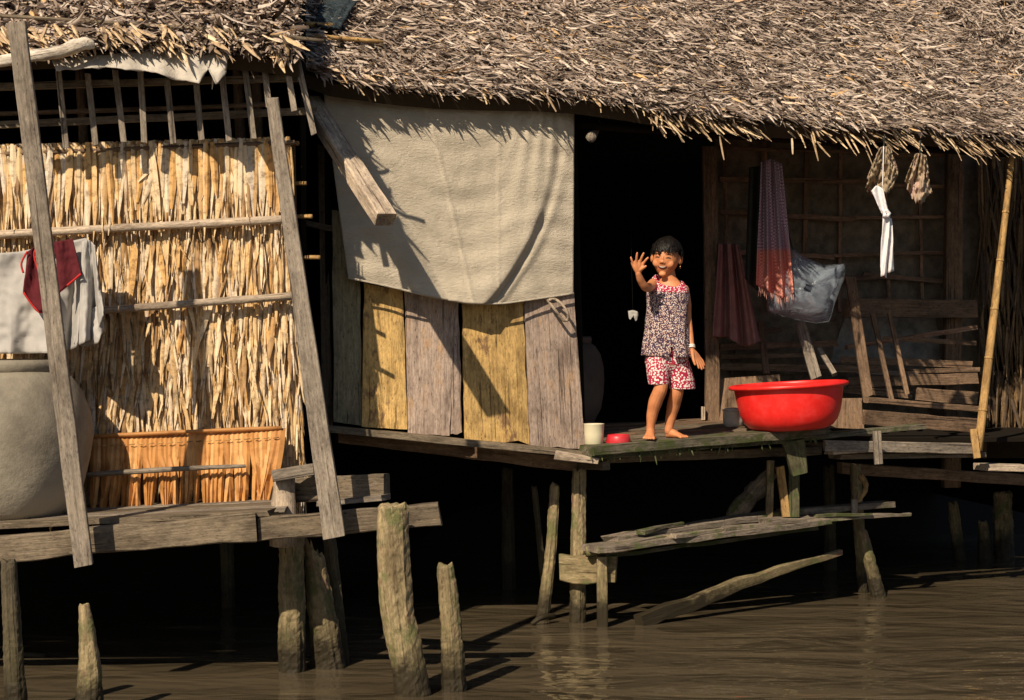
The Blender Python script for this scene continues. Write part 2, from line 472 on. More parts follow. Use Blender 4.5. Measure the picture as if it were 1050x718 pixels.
# ------------------------------------------------------------------ water and bank
def make_water():
    m, n, l, b = mat_new('muddy_river_water')
    ge = n.new('ShaderNodeNewGeometry')
    mp = n.new('ShaderNodeMapping'); mp.inputs['Scale'].default_value = (0.8, 1.5, 1.0); l.new(ge.outputs['Position'], mp.inputs['Vector'])
    big = tex_noise(n, l, mp.outputs[0], 1.9, 3, 0.5); big.inputs['Distortion'].default_value = 0.4
    fine = tex_noise(n, l, mp.outputs[0], 9.0, 3, 0.5)
    s = n.new('ShaderNodeMath'); s.operation = 'MULTIPLY_ADD'; s.inputs[1].default_value = 0.035; l.new(fine.outputs[0], s.inputs[0]); l.new(big.outputs[0], s.inputs[2])
    bump(n, l, b, s.outputs[0], 1.0, 0.045)
    silt = tex_noise(n, l, ge.outputs['Position'], 0.7, 4, 0.6)
    r = ramp(n, [(0.35, (0.070, 0.054, 0.033)), (0.7, (0.094, 0.074, 0.046))]); l.new(silt.outputs[0], r.inputs[0])
    l.new(r.outputs[0], b.inputs['Base Color'])
    b.inputs['Roughness'].default_value = 0.02; b.inputs['IOR'].default_value = 1.33
    S = 900
    o = mesh_obj('water', [(-S, -S, 0), (S, -S, 0), (S, S, 0), (-S, S, 0)], [(0, 1, 2, 3)], m, org=Vector((0, 0, 0)))
    return structure(o)
make_water()

def make_bank():
    V, F = [], []
    nx, ny = 60, 16
    for j in range(ny + 1):
        for i in range(nx + 1):
            x = -30 + 60 * i / nx; t = j / ny
            y = 14.2 + 0.12 * x * (1 if x > 0 else 0) + t * 60 * t
            z = -0.5 + min(4.2, t * 11) + 0.12 * nz((x, y, 0), 0.8)  # raised high behind the huts to block sky light and its reflection
            V.append((x, y, z))
    W = nx + 1
    for j in range(ny):
        for i in range(nx):
            a = j * W + i; F.append((a, a + 1, a + W + 1, a + W))
    o = mesh_obj('river_bank', V, F, M['mud'], smooth=True)
    structure(o)
make_bank()

# ------------------------------------------------------------------ thatched roofs
def px_lerp(tab, x):
    """tab: list of (x, value...) -> interpolated values"""
    if x <= tab[0][0]: return tab[0][1:]
    for a, b in zip(tab, tab[1:]):
        if x <= b[0]:
            k = (x - a[0]) / (b[0] - a[0]); return tuple(a[i] + (b[i] - a[i]) * k for i in range(1, len(a)))
    return tab[-1][1:]

def leaf_protos(name, mat, n, ln, wd, fold=0.3, tip=0.15):
    out = []
    for i in range(n):
        V, F = strip_arrays(np.zeros((1, 3)), np.array([[1., 0, 0]]), np.array([[0., 0, 1]]), np.array([ln * random.uniform(.75, 1.2)]),
                            np.array([wd * random.uniform(.75, 1.25)]), np.array([random.uniform(-.12, .16)]), np.array([random.uniform(-.4, .4)]), fold, tip)
        me = bpy.data.meshes.new(name); me.from_pydata([tuple(v) for v in V], [], [tuple(int(q) for q in f) for f in F]); me.materials.append(mat)
        out.append(me)
    return out

def leaf_piece(name, me, base, dr, nr, parent, sx=1.0):
    d = Vector(dr).normalized(); nn = Vector(nr); nn = (nn - d * nn.dot(d)).normalized(); s = nn.cross(d)
    m = Matrix((d * sx, s, nn)).transposed().to_4x4(); m.translation = Vector(base)
    o = bpy.data.objects.new(name, me); o.matrix_basis = m
    return put(o, parent)

def thatch_roof(house, eave, updir, rise, run, count, ldir_spread, ln, wd, name='roof', back=3.0, drop=0.0):
    """eave: list of (px, py, d). Slab of thatch rising from the eave along updir (plan) with slope rise/run; loose leaves over it"""
    up = Vector((updir[0], updir[1], 0)).normalized()
    slope = (up * run + Vector((0, 0, rise)))
    L = slope.length; sl_ = slope.normalized()
    E = [P(*e) for e in eave]
    along = (E[-1] - E[0]).normalized()
    nrm = along.cross(sl_).normalized()
    if nrm.z < 0: nrm = -nrm
    # body slab, both slopes of the roof
    V, F = [], []
    th = 0.07
    for e in E:
        e2 = e + sl_ * 0.05 - nrm * 0.035
        r_ = e + sl_ * L - nrm * 0.035
        bk = r_ + up * back + Vector((0, 0, -rise / run * back))
        V += [e2, r_, bk, bk - Vector((0, 0, th)), r_ - Vector((0, 0, th * 1.2)), e2 - nrm * th]
    for i in range(len(E) - 1):
        for k in range(6):
            F.append((i * 6 + k, i * 6 + (k + 1) % 6, (i + 1) * 6 + (k + 1) % 6, (i + 1) * 6 + k))
    F.append((5, 4, 3, 2, 1, 0)); q = (len(E) - 1) * 6; F.append((q, q + 1, q + 2, q + 3, q + 4, q + 5))
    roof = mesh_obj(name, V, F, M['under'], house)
    # loose leaf mass
    N = count
    u = rng.random(N); v = rng.random(N) ** 1.0
    Ea = np.array([list(e) for e in E]); seg = np.linspace(0, 1, len(E))
    bx = np.stack([np.interp(u, seg, Ea[:, k]) for k in range(3)], axis=1)
    S = np.array(sl_); NRM = np.array(nrm); A = np.array(along)
    jit = 0.022 * rng.standard_normal(N)
    base = bx + S * (v * L)[:, None] + NRM * (-0.005 + 0.065 * rng.random(N) ** 1.4)[:, None]
    a0, a1 = ldir_spread
    ang = np.where(rng.random(N) < 0.85, rng.normal(a0, a1, N), rng.uniform(-1.6, 1.9, N))
    fa, fb = (base @ A) * 5.0, (base @ S) * 6.0
    ang = ang + .35 * np.sin(fa + 1.3 * np.sin(fb * .9)) * np.sin(fb + .8 * np.sin(fa * 1.7))
    dr = -S * np.cos(ang)[:, None] + A * np.sin(ang)[:, None] + NRM * rng.normal(0.10, 0.14, N)[:, None]
    lens = ln * np.where(rng.random(N) < .06, 2.0, 1.0) * rng.uniform(.5, 1.35, N); wds = wd * rng.uniform(.5, 1.5, N)
    base = base - dr * (lens * 0.5)[:, None]
    keep = (np.sum((base - bx) * S, axis=1) + 0 > 0.02)
    tint = np.clip(rng.normal(.46, .25, N) + .10 * np.sin(fa * .7 + 2) * np.sin(fb * .6), 0, 1)
    o = strips('thatch', base[keep], dr[keep], np.tile(NRM, (keep.sum(), 1)), lens[keep], wds[keep], rng.normal(0, .26, keep.sum()), rng.normal(0, .55, keep.sum()), M['thatch'], roof, tint=tint[keep])
    stuff(o)
    return roof, E, sl_, nrm, along

# ------------------------------------------------------------------ main house
HOUSE = thing('stilt_house', 'long weathered stilt house with grey thatched roof, open doorway and plank wall', 'house', P(690, 452, 11.0))
EAVE = [(300, 68, 9.52), (345, 84, 9.57), (400, 92, 9.67), (450, 97, 9.77), (500, 99, 9.84), (560, 100, 9.91), (600, 103, 9.95), (650, 110, 10.0), (690, 117, 10.08),
        (740, 122, 10.22), (800, 128, 10.42), (860, 131, 10.62), (920, 134, 10.85), (980, 139, 11.1), (1040, 145, 11.32), (1072, 149, 11.45), (1100, 152, 11.56)]
roof, E, SL, NRM, ALG = thatch_roof(HOUSE, EAVE, (-0.30, 1.0), 1.55, 2.45, 56000, (0.62, 0.34), 0.080, 0.0125, back=3.2)

# eave fringe: the larger leaf ends that hang below the edge of the roof
fr = leaf_protos('leaf_tip', M['thatchp'], 18, 0.16, 0.0125, tip=.55)
for i in range(270):
    if i % 6 == 0: clump = (random.uniform(670, 1085), random.gauss(0, .22), random.uniform(.7, 1.15), random.uniform(-3, 7))
    x = clump[0] + random.gauss(0, 9) if i < 225 else random.uniform(335, 690)
    py, d = px_lerp(EAVE, x)
    lean = (0.55 if x > 690 else 0.25) + (clump[1] + random.gauss(0, .12) if i < 225 else random.gauss(0, 0.22))
    dr = -SL * 0.75 + ALG * lean + Vector((0, 0, -0.32 + random.gauss(0, 0.12)))
    base = P(x - 14, py + random.uniform(-4, 5) + (clump[3] if i < 225 else -6), d + random.uniform(0.0, 0.10)) 
    leaf_piece('leaf_tip', random.choice(fr), base, dr, NRM + Vector((random.gauss(0, .35), random.gauss(0, .25), 0)), roof, random.uniform(.6, 1.1) * (clump[2] if i < 225 else .6))
for (x0, y0, x1, y1) in [(832, 138, 842, 172), (812, 142, 814, 168), (738, 140, 742, 166), (697, 118, 699, 128), (560, 96, 571, 117), (838, 146, 850, 162)]:
    a = P(x0, y0, px_lerp(EAVE, x0)[1] - .03); b_ = P(x1, y1, px_lerp(EAVE, x1)[1] - .05)
    leaf_piece('leaf_tip', random.choice(fr), a, b_ - a, Vector((0, -1, .3)), roof, (b_ - a).length / 0.2)

# eave purlin and rafters seen under the roof
log('eave_purlin', [P(590, 128, 10.25), P(760, 140, 10.62), P(1060, 160, 11.75)], 0.022, M['dark'], HOUSE)  # coloured near-black to sink into the shade under the eave
log('beam_end', [P(606, 141, 10.1), P(612, 128, 11.0)], 0.026, M['grey'], HOUSE)
for x in (735, 800, 870, 940, 1010):
    py, d = px_lerp(EAVE, x)
    a = P(x, py, d) - NRM * 0.12 + SL * 0.08
    log('rafter', [a, a + SL * 2.2], 0.02, M['brown'], HOUSE, sides=8)

# closed shell behind: back wall, side walls, inner floor
def slab(name, quad, mat, parent, th=0.04):
    return board(name, quad, th, mat, parent, nu=3, nv=3)
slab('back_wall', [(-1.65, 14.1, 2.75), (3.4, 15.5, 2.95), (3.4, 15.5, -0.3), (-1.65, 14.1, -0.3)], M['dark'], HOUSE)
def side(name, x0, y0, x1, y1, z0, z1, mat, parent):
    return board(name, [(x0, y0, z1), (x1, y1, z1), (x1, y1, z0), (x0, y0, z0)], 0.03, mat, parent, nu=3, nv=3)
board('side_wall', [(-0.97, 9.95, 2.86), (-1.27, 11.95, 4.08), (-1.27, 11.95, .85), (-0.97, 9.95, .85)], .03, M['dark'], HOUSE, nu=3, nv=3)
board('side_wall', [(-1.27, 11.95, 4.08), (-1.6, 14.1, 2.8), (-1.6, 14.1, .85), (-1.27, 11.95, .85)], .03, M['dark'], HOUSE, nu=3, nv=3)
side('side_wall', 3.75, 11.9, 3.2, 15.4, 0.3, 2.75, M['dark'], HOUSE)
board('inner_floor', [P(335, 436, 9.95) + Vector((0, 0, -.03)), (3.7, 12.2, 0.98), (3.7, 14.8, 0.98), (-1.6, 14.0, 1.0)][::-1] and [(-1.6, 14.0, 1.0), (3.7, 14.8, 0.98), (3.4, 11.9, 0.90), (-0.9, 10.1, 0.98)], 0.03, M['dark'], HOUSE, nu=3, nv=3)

# plank wall below the tarpaulin
def dpl(x): return 9.80 + (x - 335) / 265 * 0.36
def plank(tl, tr, br, bl, mat, jb=0.0, jt=0.0, off=0.0):
    return board('plank', [P(*q, dpl(q[0]) + off) for q in (tl, tr, br, bl)], 0.022, mat, HOUSE, jag_bottom=jb, jag_top=jt)
plank((341, 213), (368, 226), (372, 437), (343, 433), M['olive'], .01, .10, 0.01)
plank((374, 290), (413, 296), (418, 441), (371, 438), M['yellow'], .01, .02)
plank((415, 286), (467, 300), (461, 447), (419, 446), M['mauve'], .008)
plank((462, 300), (470, 302), (474, 445), (462, 447), M['mauve'], .02, 0, 0.012)
plank((474, 295), (536, 300), (543, 457), (477, 455), M['yellow'], .05)
plank((537, 290), (588, 290), (600, 461), (544, 459), M['mauve'], .02)
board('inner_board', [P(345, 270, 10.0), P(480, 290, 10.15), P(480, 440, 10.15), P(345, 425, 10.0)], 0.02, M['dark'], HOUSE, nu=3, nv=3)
beam('sill', P(332, 439, 9.78), P(607, 467, 10.10), 0.16, 0.035, M['greyd'], HOUSE, up=(0, 0, 1))
beam('sill_end', P(570, 466, 10.02), P(614, 473, 9.98), 0.10, 0.05, M['pale'], HOUSE, w1=0.05, h1=0.03)
beam('joist', P(345, 447, 10.0), P(600, 478, 10.3), 0.05, 0.07, M['brown'], HOUSE)
beam('joist_end', P(596, 477, 10.25), P(622, 478, 10.05), 0.05, 0.045, M['greyd'], HOUSE)
# uprights in the dark gap between the houses, wall post
beam('corner_post', P(331, 150, 10.0), P(336, 440, 9.95), 0.05, 0.05, M['greyd'], HOUSE, up=(0, 1, 0))
beam('cross_bar', P(308, 228, 9.85), P(346, 236, 9.85), 0.03, 0.03, M['greyd'], HOUSE)
beam('jutting_beam', P(318, 105, 9.78), P(395, 225, 9.00), 0.10, 0.075, M['pale'], HOUSE, up=(0.3, -0.6, 1))
# door posts
beam('door_post', P(586, 120, 10.32), P(596, 466, 10.32), 0.05, 0.05, M['dark'], HOUSE, up=(0, 1, 0))  # coloured near-black to merge with the doorway shade
beam('door_post', P(727, 150, 11.55), P(731, 440, 11.45), 0.085, 0.08, M['brown'], HOUSE, up=(0, 1, 0), rough=.12)
beam('post_cleat', P(721, 417, 11.38), P(721, 431, 11.38), 0.022, 0.02, M['pale'], HOUSE, up=(0, 1, 0))

# deck in front of the doorway: loose boards, front one thick with moss
def deck_z(x, d): return 0.0
def D(x, y, d): return P(x, y, d)
rows = [(462, 442, 9.98, 10.72, 'mossy', .05), (459.5, 441, 10.12, 10.86, 'greyd', .03), (454, 437.5, 10.30, 11.04, 'greyd', .03), (449.5, 434.5, 10.50, 11.24, 'brown', .03),
        (446, 432, 10.70, 11.44, 'greyd', .03), (442.5, 429.5, 10.90, 11.64, 'brown', .03), (439, 427, 11.10, 11.84, 'brown', .03)]
for k, (y0, y1, d0, d1, mt, th) in enumerate(rows):
    a, b_ = D(601 - 1.5 * k, y0, d0), D(846 - 3 * k + random.uniform(-9, 3), y1, d1)
    beam('deck_board', a, b_, 0.165 if k else 0.14, th, M[mt], HOUSE, rough=.10)
beam('deck_edge', D(603, 468, 10.0), D(838, 447, 10.7), 0.05, 0.04, M['mossy'], HOUSE, rough=.25)
# shreds of weed hanging off the mossy edge
nmw = 60
uu = rng.random(nmw); A0 = np.array(D(606, 467, 9.94)); A1 = np.array(D(838, 449, 10.66))
M['weed'] = leaf_mat('hanging_weed', [(0, (0.03, 0.04, 0.012)), (1, (0.11, 0.13, 0.04))])
stuff(strips('weed', A0 + (A1 - A0) * uu[:, None], rng.normal(0, .25, (nmw, 3)) + np.array([0, 0, -1.]), np.tile([0, -1., 0], (nmw, 1)), rng.uniform(.01, .05, nmw) * (1 + (rng.random(nmw) > .93)), np.full(nmw, .008), rng.normal(0, .2, nmw), rng.normal(0, .4, nmw), M['weed'], HOUSE))
# right part of the deck: stacked boards under the lattice wall
beam('deck_board', P(822, 449, 10.72), P(943, 437, 11.15), 0.12, 0.028, M['mossy'], HOUSE, rough=.12)
beam('deck_board', P(846, 457, 10.72), P(1000, 460, 11.3), 0.03, 0.062, M['grey'], HOUSE)
beam('deck_board', P(850, 464, 10.78), P(938, 458, 11.1), 0.08, 0.022, M['pale'], HOUSE)
beam('deck_board', P(856, 468, 10.9), P(1004, 466, 11.4), 0.12, 0.03, M['greyd'], HOUSE)
beam('deck_board', P(886, 428, 11.0), P(1003, 437, 11.5), 0.03, 0.085, M['brown'], HOUSE)
beam('deck_board', P(888, 410, 11.3), P(1004, 420, 11.7), 0.05, 0.035, M['brown'], HOUSE)
board('deck_panel', [P(820, 409, 11.2), P(884, 408, 11.25), P(886, 440, 11.2), P(818, 437, 11.15)], 0.02, M['brown'], HOUSE, nu=4, nv=4)
board('deck_panel', [P(738, 388, 11.5), P(800, 384, 11.6), P(800, 436, 11.5), P(738, 436, 11.4)], 0.02, M['brown'], HOUSE, nu=4, nv=4)
beam('hanging_block', P(899, 442, 10.78), P(901, 476, 10.78), 0.045, 0.03, M['grey'], HOUSE, up=(0, 1, 0))
beam('floor_beam', P(860, 480, 11.6), P(1050, 492, 12.2), 0.06, 0.07, M['brown'], HOUSE)
beam('floor_beam', P(1006, 479, 11.5), P(1052, 480, 11.6), 0.16, 0.04, M['pale'], HOUSE)
beam('deck_bracket', P(812, 452, 10.62), P(820, 486, 10.62), 0.12, 0.09, M['mossgreen'], HOUSE, up=(0, 1, 0), rough=.2, w1=.08)
beam('floor_joist', P(620, 470, 10.35), P(840, 462, 11.1), 0.05, 0.05, M['greyd'], HOUSE)

# lattice wall at the back of the porch
def dlat(x): return 11.9 + (x - 735) / 265 * 0.85
board('matting', [P(733, 110, dlat(733) + .05), P(1012, 120, dlat(1012) + .05), P(1012, 470, dlat(1012) + .05), P(733, 450, dlat(733) + .05)], 0.02, M['panel'], HOUSE, nu=10, nv=10)
for x in (742, 783, 828, 862, 905, 942):
    beam('lattice_upright', P(x, 130, dlat(x)), P(x + random.uniform(-7, 8), 320, dlat(x)), random.uniform(.018, .032), 0.02, M['batten'], HOUSE, up=(0, 1, 0))
for y, y2 in ((152, 158), (184, 190), (217, 226), (258, 262), (286, 292)):
    ym = (y + y2) / 2 + random.uniform(-5, 5); xm = random.uniform(820, 900)
    beam('lattice_bar', P(738, y, dlat(738) - .03), P(xm + 12, ym, dlat(xm) - .03), 0.02, random.uniform(.02, .035), M['batten'], HOUSE, rough=.2)
    beam('lattice_bar', P(xm, ym + random.uniform(-3, 3), dlat(xm) - .055), P(985, y2 + random.uniform(-4, 4), dlat(985) - .05), 0.02, random.uniform(.02, .035), M['batten'], HOUSE, rough=.2)
board('sacking', [P(868, 322, dlat(868) + .02), P(960, 326, dlat(960) + .02), P(965, 372, dlat(965) + .02), P(850, 372, dlat(850) + .02)], 0.012, M['sack'], HOUSE, nu=10, nv=8)
board('sacking', [P(760, 330, dlat(760) + .02), P(860, 330, dlat(860) + .02), P(850, 384, dlat(850) + .02), P(750, 384, dlat(750) + .02)], 0.012, M['panel'], HOUSE, nu=10, nv=8)
beam('rail', P(868, 316, 12.05), P(1000, 317, 12.45), 0.05, 0.12, M['brown'], HOUSE)
for (x0, y0, x1, y1, h, mt) in ((738, 356, 858, 352, .04, 'batten'), (738, 376, 905, 379, .045, 'brown'), (735, 344, 800, 338, .035, 'batten'), (862, 369, 996, 374, .045, 'brown'), (868, 392, 1002, 388, .07, 'brown'),
                            (740, 393, 800, 388, .05, 'batten'), (868, 356, 1000, 336, .03, 'batten'), (858, 398, 935, 405, .05, 'brown'), (940, 404, 1002, 409, .08, 'brown'), (905, 347, 1000, 352, .03, 'brown'), (866, 380, 940, 384, .03, 'grey'), (930, 381, 1004, 379, .028, 'brown'), (738, 366, 830, 364, .03, 'brown'), (745, 402, 800, 404, .06, 'brown')):
    q0, q1 = (min(dlat(q) - .08, 12.02 + max(0, q - 868) * .0014) for q in (x0, x1))
    beam('lath', P(x0, y0, q0), P(x1, y1, q1), 0.025, h, M[mt], HOUSE)
for (x0, y0, x1, y1, wd_, dd, mt) in ((872, 285, 890, 408, .062, 11.65, 'brown'), (820, 330, 837, 388, .065, 11.5, 'grey'), (895, 322, 914, 410, .03, 11.9, 'brown'), (912, 320, 930, 404, .028, 12.0, 'brown'), (840, 358, 856, 384, .03, 11.55, 'grey'), (780, 330, 786, 384, .04, 11.8, 'batten')):
    beam('leaning_stick', P(x0, y0, dd), P(x1, y1, dd - .15), wd_, 0.03, M[mt], HOUSE, up=(0, 1, 0))
beam('wall_post', P(979, 120, 12.55), P(975, 500, 12.5), 0.11, 0.10, M['brown'], HOUSE, up=(0, 1, 0))
# leaf wall at the right end, its shade put into the dark leaf colour, ragged foot
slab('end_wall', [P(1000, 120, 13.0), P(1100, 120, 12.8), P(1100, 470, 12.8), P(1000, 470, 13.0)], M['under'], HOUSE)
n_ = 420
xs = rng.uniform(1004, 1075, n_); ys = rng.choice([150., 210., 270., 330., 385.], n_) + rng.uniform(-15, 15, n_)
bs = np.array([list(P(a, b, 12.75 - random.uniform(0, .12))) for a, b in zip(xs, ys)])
stuff(strips('leaf_wall', bs, rng.normal(0, .10, (n_, 3)) + np.array([0, -.1, -1.]), np.tile([0, -1., 0], (n_, 1)), rng.uniform(.25, .46, n_), rng.uniform(.012, .03, n_), rng.normal(0, .05, n_), rng.normal(0, .4, n_), M['shadedleaf'], HOUSE))

# patch of dark net on the roof's left end, and bamboo sticks lying on it
M['net'] = fabric('dark_blue_net', (0.05, 0.07, 0.08), (0.012, 0.016, 0.020), weave=60, wr=0.05, wnoise=40)
def roof_pt(x, t, h):
    py, d = px_lerp(EAVE, x); return P(x, py, d) + SL * t + NRM * h
V, F = [], []
for j in range(15):
    for i in range(13):
        u, v = i / 12, j / 14
        x = 338 + v * 62 + u * (26 + 34 * v)
        V.append(roof_pt(x, .52 + v * 1.3, .075 + .03 * nz((u * 5, v * 7, 1), 1)))
for j in range(14):
    for i in range(12):
        a = j * 13 + i; F.append((a, a + 1, a + 14, a + 13))
o = mesh_obj('net', V, F, M['net'], roof, smooth=True); o.modifiers.new('thickness', 'SOLIDIFY').thickness = 0.01
log('roof_stick', [P(312, 36, 9.85), P(392, 43, 10.0)], 0.011, M['bamboo'], roof, sides=8)
log('roof_stick', [P(312, 24, 9.95), P(341, 26, 10.0)], 0.011, M['bamboo'], roof, sides=8)

# ------------------------------------------------------------------ stakes and posts in the water
def stake(label, top, bot_x, wl_y, r0, r1, mat='stake', jag=0.0, mid=0.0, cat='post', name='wooden_stake', grp='stakes standing in the water', rough=.10):
    """top = (px, py); stands in the water so that its waterline shows at picture height wl_y"""
    d = CAMZ * FPX / (wl_y - HY)
    t = P(top[0], top[1], d); b_ = P(bot_x, wl_y, d)
    ext = b_ + (b_ - t).normalized() * 0.35
    m_ = (t + b_) / 2 + Vector((mid, 0, 0))
    o = log(name, [ext, b_, m_, t], [r1, r1, (r0 + r1) / 2, r0], M[mat], sides=28, jag=jag or .018, rough=rough, sub=22, smooth=False)
    return tag(o, label, cat, grp)
stake('thick crooked pale stake holding up the end of the timber beam', (403, 518), 424, 712, .068, .076, mid=-.03, rough=.065)
stake('shorter round-topped mossy stake standing alone right of the thick crooked one', (457, 580), 466, 708, .036, .054, mid=.005)
stake('pale stake tapering to a narrow top at the bottom left under the hut', (86, 620), 92, 735, .022, .058, mid=.01, jag=.01)
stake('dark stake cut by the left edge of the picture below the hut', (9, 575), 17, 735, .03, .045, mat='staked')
stake('thick round stake in half shade under the right end of the left hut', (298, 545), 300, 688, .055, .062)
stake('leaning stake with a broken splintered top beside the thick hut stake', (322, 570), 338, 684, .045, .075, jag=.12)
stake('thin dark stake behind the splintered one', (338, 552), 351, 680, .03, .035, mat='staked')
stake('slim bent stake standing left of the landing', (569, 497), 556, 636, .024, .036, mid=.012)
stake('straight stake under the doorway corner behind the landing', (594, 482), 592, 638, .036, .045)
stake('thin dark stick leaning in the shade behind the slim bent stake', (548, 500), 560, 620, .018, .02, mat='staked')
stake('left one of the two crossed stakes under the landing tip', (877, 478), 885, 608, .034, .03)
stake('right leaning one of the two crossed stakes under the landing tip', (884, 545), 901, 612, .026, .045, mat='stake')
stake('pointed stake with pale side at the far right', (977, 517), 984, 574, .035, .045, mat='stake', jag=.03)
stake('short stump between the two far right posts', (1008, 536), 1010, 572, .03, .05, mat='stake', jag=.03)
stake('thick post at the right edge of the water', (1028, 505), 1030, 572, .06, .07, mat='stake')
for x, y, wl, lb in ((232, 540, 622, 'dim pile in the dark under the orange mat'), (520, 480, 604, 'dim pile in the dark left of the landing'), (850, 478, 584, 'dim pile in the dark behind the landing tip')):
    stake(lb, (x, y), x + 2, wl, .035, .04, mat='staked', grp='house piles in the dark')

# ------------------------------------------------------------------ landing (low jetty)
J = thing('landing', 'low mossy plank landing just above the water below the red basin', 'jetty', P(740, 560, 10.5))
beam('plank', P(606, 563, 10.02), P(842, 534, 10.85), 0.17, 0.034, M['jetty'], J, rough=.2, seg=40)
beam('plank', P(625, 553, 10.25), P(795, 527, 10.95), 0.13, 0.034, M['jetty'], J, rough=.2, seg=36)
beam('plank', P(780, 535, 10.75), P(934, 527, 11.15), 0.12, 0.03, M['jetty'], J, rough=.3, w1=.03, h1=.018)
beam('plank', P(800, 526, 10.9), P(912, 517, 11.25), 0.10, 0.035, M['jetty'], J, rough=.1)
beam('plank', P(618, 571, 10.1), P(836, 541, 10.85), 0.05, 0.022, M['mossy'], J, rough=.3)
for (xa, ya, da, xb, yb, db) in ((640, 560, 10.08, 700, 551, 10.3), (690, 553, 10.2, 770, 541, 10.55), (742, 545, 10.42, 826, 536, 10.7), (835, 531, 10.85, 895, 529, 11.0), (655, 547, 10.25, 700, 539, 10.5)):
    beam('splinter', P(xa, ya, da) + Vector((0, 0, .012)), P(xb, yb, db) + Vector((0, 0, .012)), .055, .022, M['mossy'] if xa % 2 else M['jetty'], J, rough=.5, w1=.02, h1=.012)
log('crossbar', [P(601, 566, 10.06), P(640, 561, 10.12), P(690, 551, 10.25)], [.026, .026, .018], M['stake'], J, sides=10)
beam('bearer', P(575, 582, 10.18), P(632, 585, 10.1), 0.06, 0.13, M['stake'], J, rough=.18)
beam('leg', P(617, 571, 10.06), P(618, 668, 10.06), 0.055, 0.06, M['stake'], J, up=(0, 1, 0), rough=.12)
beam('back_leg', P(592, 590, 10.25), P(592, 668, 10.25), 0.05, 0.05, M['staked'], J, up=(0, 1, 0))
beam('upright', P(790, 472, 10.85), P(788, 532, 10.85), 0.04, 0.05, M['stake'], J, up=(0, 1, 0), rough=.15)
beam('upright', P(800, 478, 10.82), P(806, 530, 10.82), 0.045, 0.05, M['bamboo'], J, up=(0, 1, 0), rough=.15)
beam('upright', P(814, 480, 10.82), P(814, 530, 10.82), 0.06, 0.05, M['mossgreen'], J, up=(0, 1, 0))
log('brace', [P(792, 484, 10.98), P(780, 497, 11.0), P(766, 512, 11.05), P(752, 532, 11.1)], [.035, .045, .05, .04], M['jetty'], J, sides=10, rough=.3)
beam('peg', P(876, 512, 11.05), P(876, 526, 11.05), 0.035, 0.03, M['grey'], J, up=(0, 1, 0))
log('root', [P(883, 488, 11.2), P(888, 500, 11.15), P(880, 515, 11.1)], [.02, .012, .008], M['bamboo'], J, sides=7, rough=.4)

lg = beam('sloping_log', P(655, 640, 10.1), P(862, 566, 11.0), 0.06, 0.085, M['stake'], None, rough=.22, w1=.03, h1=.03, bow=.02)
tag(lg, 'half-sunk sloping plank rising out of the water under the landing', 'log')
dl = log('driftwood', [P(545, 640, 10.1), P(556, 633, 10.12), P(568, 632, 10.2)], [.010, .016, .012], M['staked'], sides=8, rough=.3)
tag(dl, 'small dark stick floating at the foot of the slim stake', 'driftwood')
st = log('floating_stick', [P(24, 671, 9.1), P(46, 673, 9.1)], .013, M['stake'], sides=8)
tag(st, 'short light stick in the dark at the lower left', 'stick')

# ------------------------------------------------------------------ left hut
HUT = thing('thatched_hut', 'leaf-walled hut on stilts at the left with slatted window and thatched eave', 'hut', P(160, 545, 8.8))
LE = [(-360, 58, 8.76), (-75, 56, 8.80), (30, 54, 8.81), (80, 52, 8.82), (140, 51, 8.83), (200, 52, 8.85), (260, 56, 8.88), (306, 62, 8.91)]
lroof, lE, lSL, lN, lA = thatch_roof(HUT, LE, (-0.12, 1.0), 1.35, 2.3, 17000, (0.45, 0.36), 0.13, 0.019, back=2.6)
lfr = leaf_protos('leaf_tip', M['thatchp'], 10, 0.17, 0.021)
for i in range(130):
    x = random.uniform(-38, 304); py, d = px_lerp(LE, x)
    dr = -lSL * 0.8 + lA * (0.5 + random.gauss(0, .25)) + Vector((0, 0, -.25 + random.gauss(0, .12)))
    leaf_piece('leaf_tip', random.choice(lfr), P(x - 12, py - 12 + random.uniform(-16, 6), d + random.uniform(0, .08)), dr, lN + Vector((random.gauss(0, .35), random.gauss(0, .25), 0)), lroof, random.uniform(.55, 1.1))
log('roof_stick', [P(-30, 14, 8.93), P(120, 24, 8.95), P(240, 32, 8.96), P(332, 42, 8.99)], .009, M['greyd'], lroof, sides=8)

# leaf wall
def dw(x): return 9.22
slab('wall_backing', [P(-300, 168, 9.30), P(302, 147, 9.30), P(312, 520, 9.30), P(-300, 545, 9.30)], M['wallback'], HUT)
tiers = [(150, 90, .05, 900), (196, 70, .06, 700), (238, 80, .10, 900), (280, 75, .11, 900), (318, 80, .12, 1000), (356, 80, .12, 1000), (394, 80, .12, 1000), (430, 80, .13, 1000), (462, 62, .13, 600)]
B, Dd, Ln, Wd, Tw, Bn = [], [], [], [], [], []
for ti, (y0, ln_px, spread, cnt) in enumerate(tiers):
    xs = rng.uniform(-295, 296 + ti * 1.5, int(cnt * 1.6))
    for x in xs:
        y = y0 - (x / 300) * 8 + random.uniform(-14, 14) * (0.15 if ti == 0 else 1)
        B.append(P(x, y, 9.23 - random.random() * .03))
        lean = random.gauss(0.02, spread)
        if random.random() < .06 and x < 255: lean += random.gauss(0, .45)
        if x > 280: lean = min(lean, .06)
        Dd.append((lean, -0.06 - random.random() * .12, -1)); Ln.append(ln_px / 214 * random.uniform(.55, 1.2)); Wd.append(random.uniform(.012, .034))
        Tw.append(random.gauss(0, .42)); Bn.append(random.gauss(0, .06))
B, Dd = np.array([list(b) for b in B]), np.array(Dd)
lw = stuff(strips('leaf_wall', B, Dd, np.tile([0, -1., 0], (len(B), 1)), np.array(Ln), np.array(Wd), np.array(Bn), np.array(Tw), M['wall'], HUT))
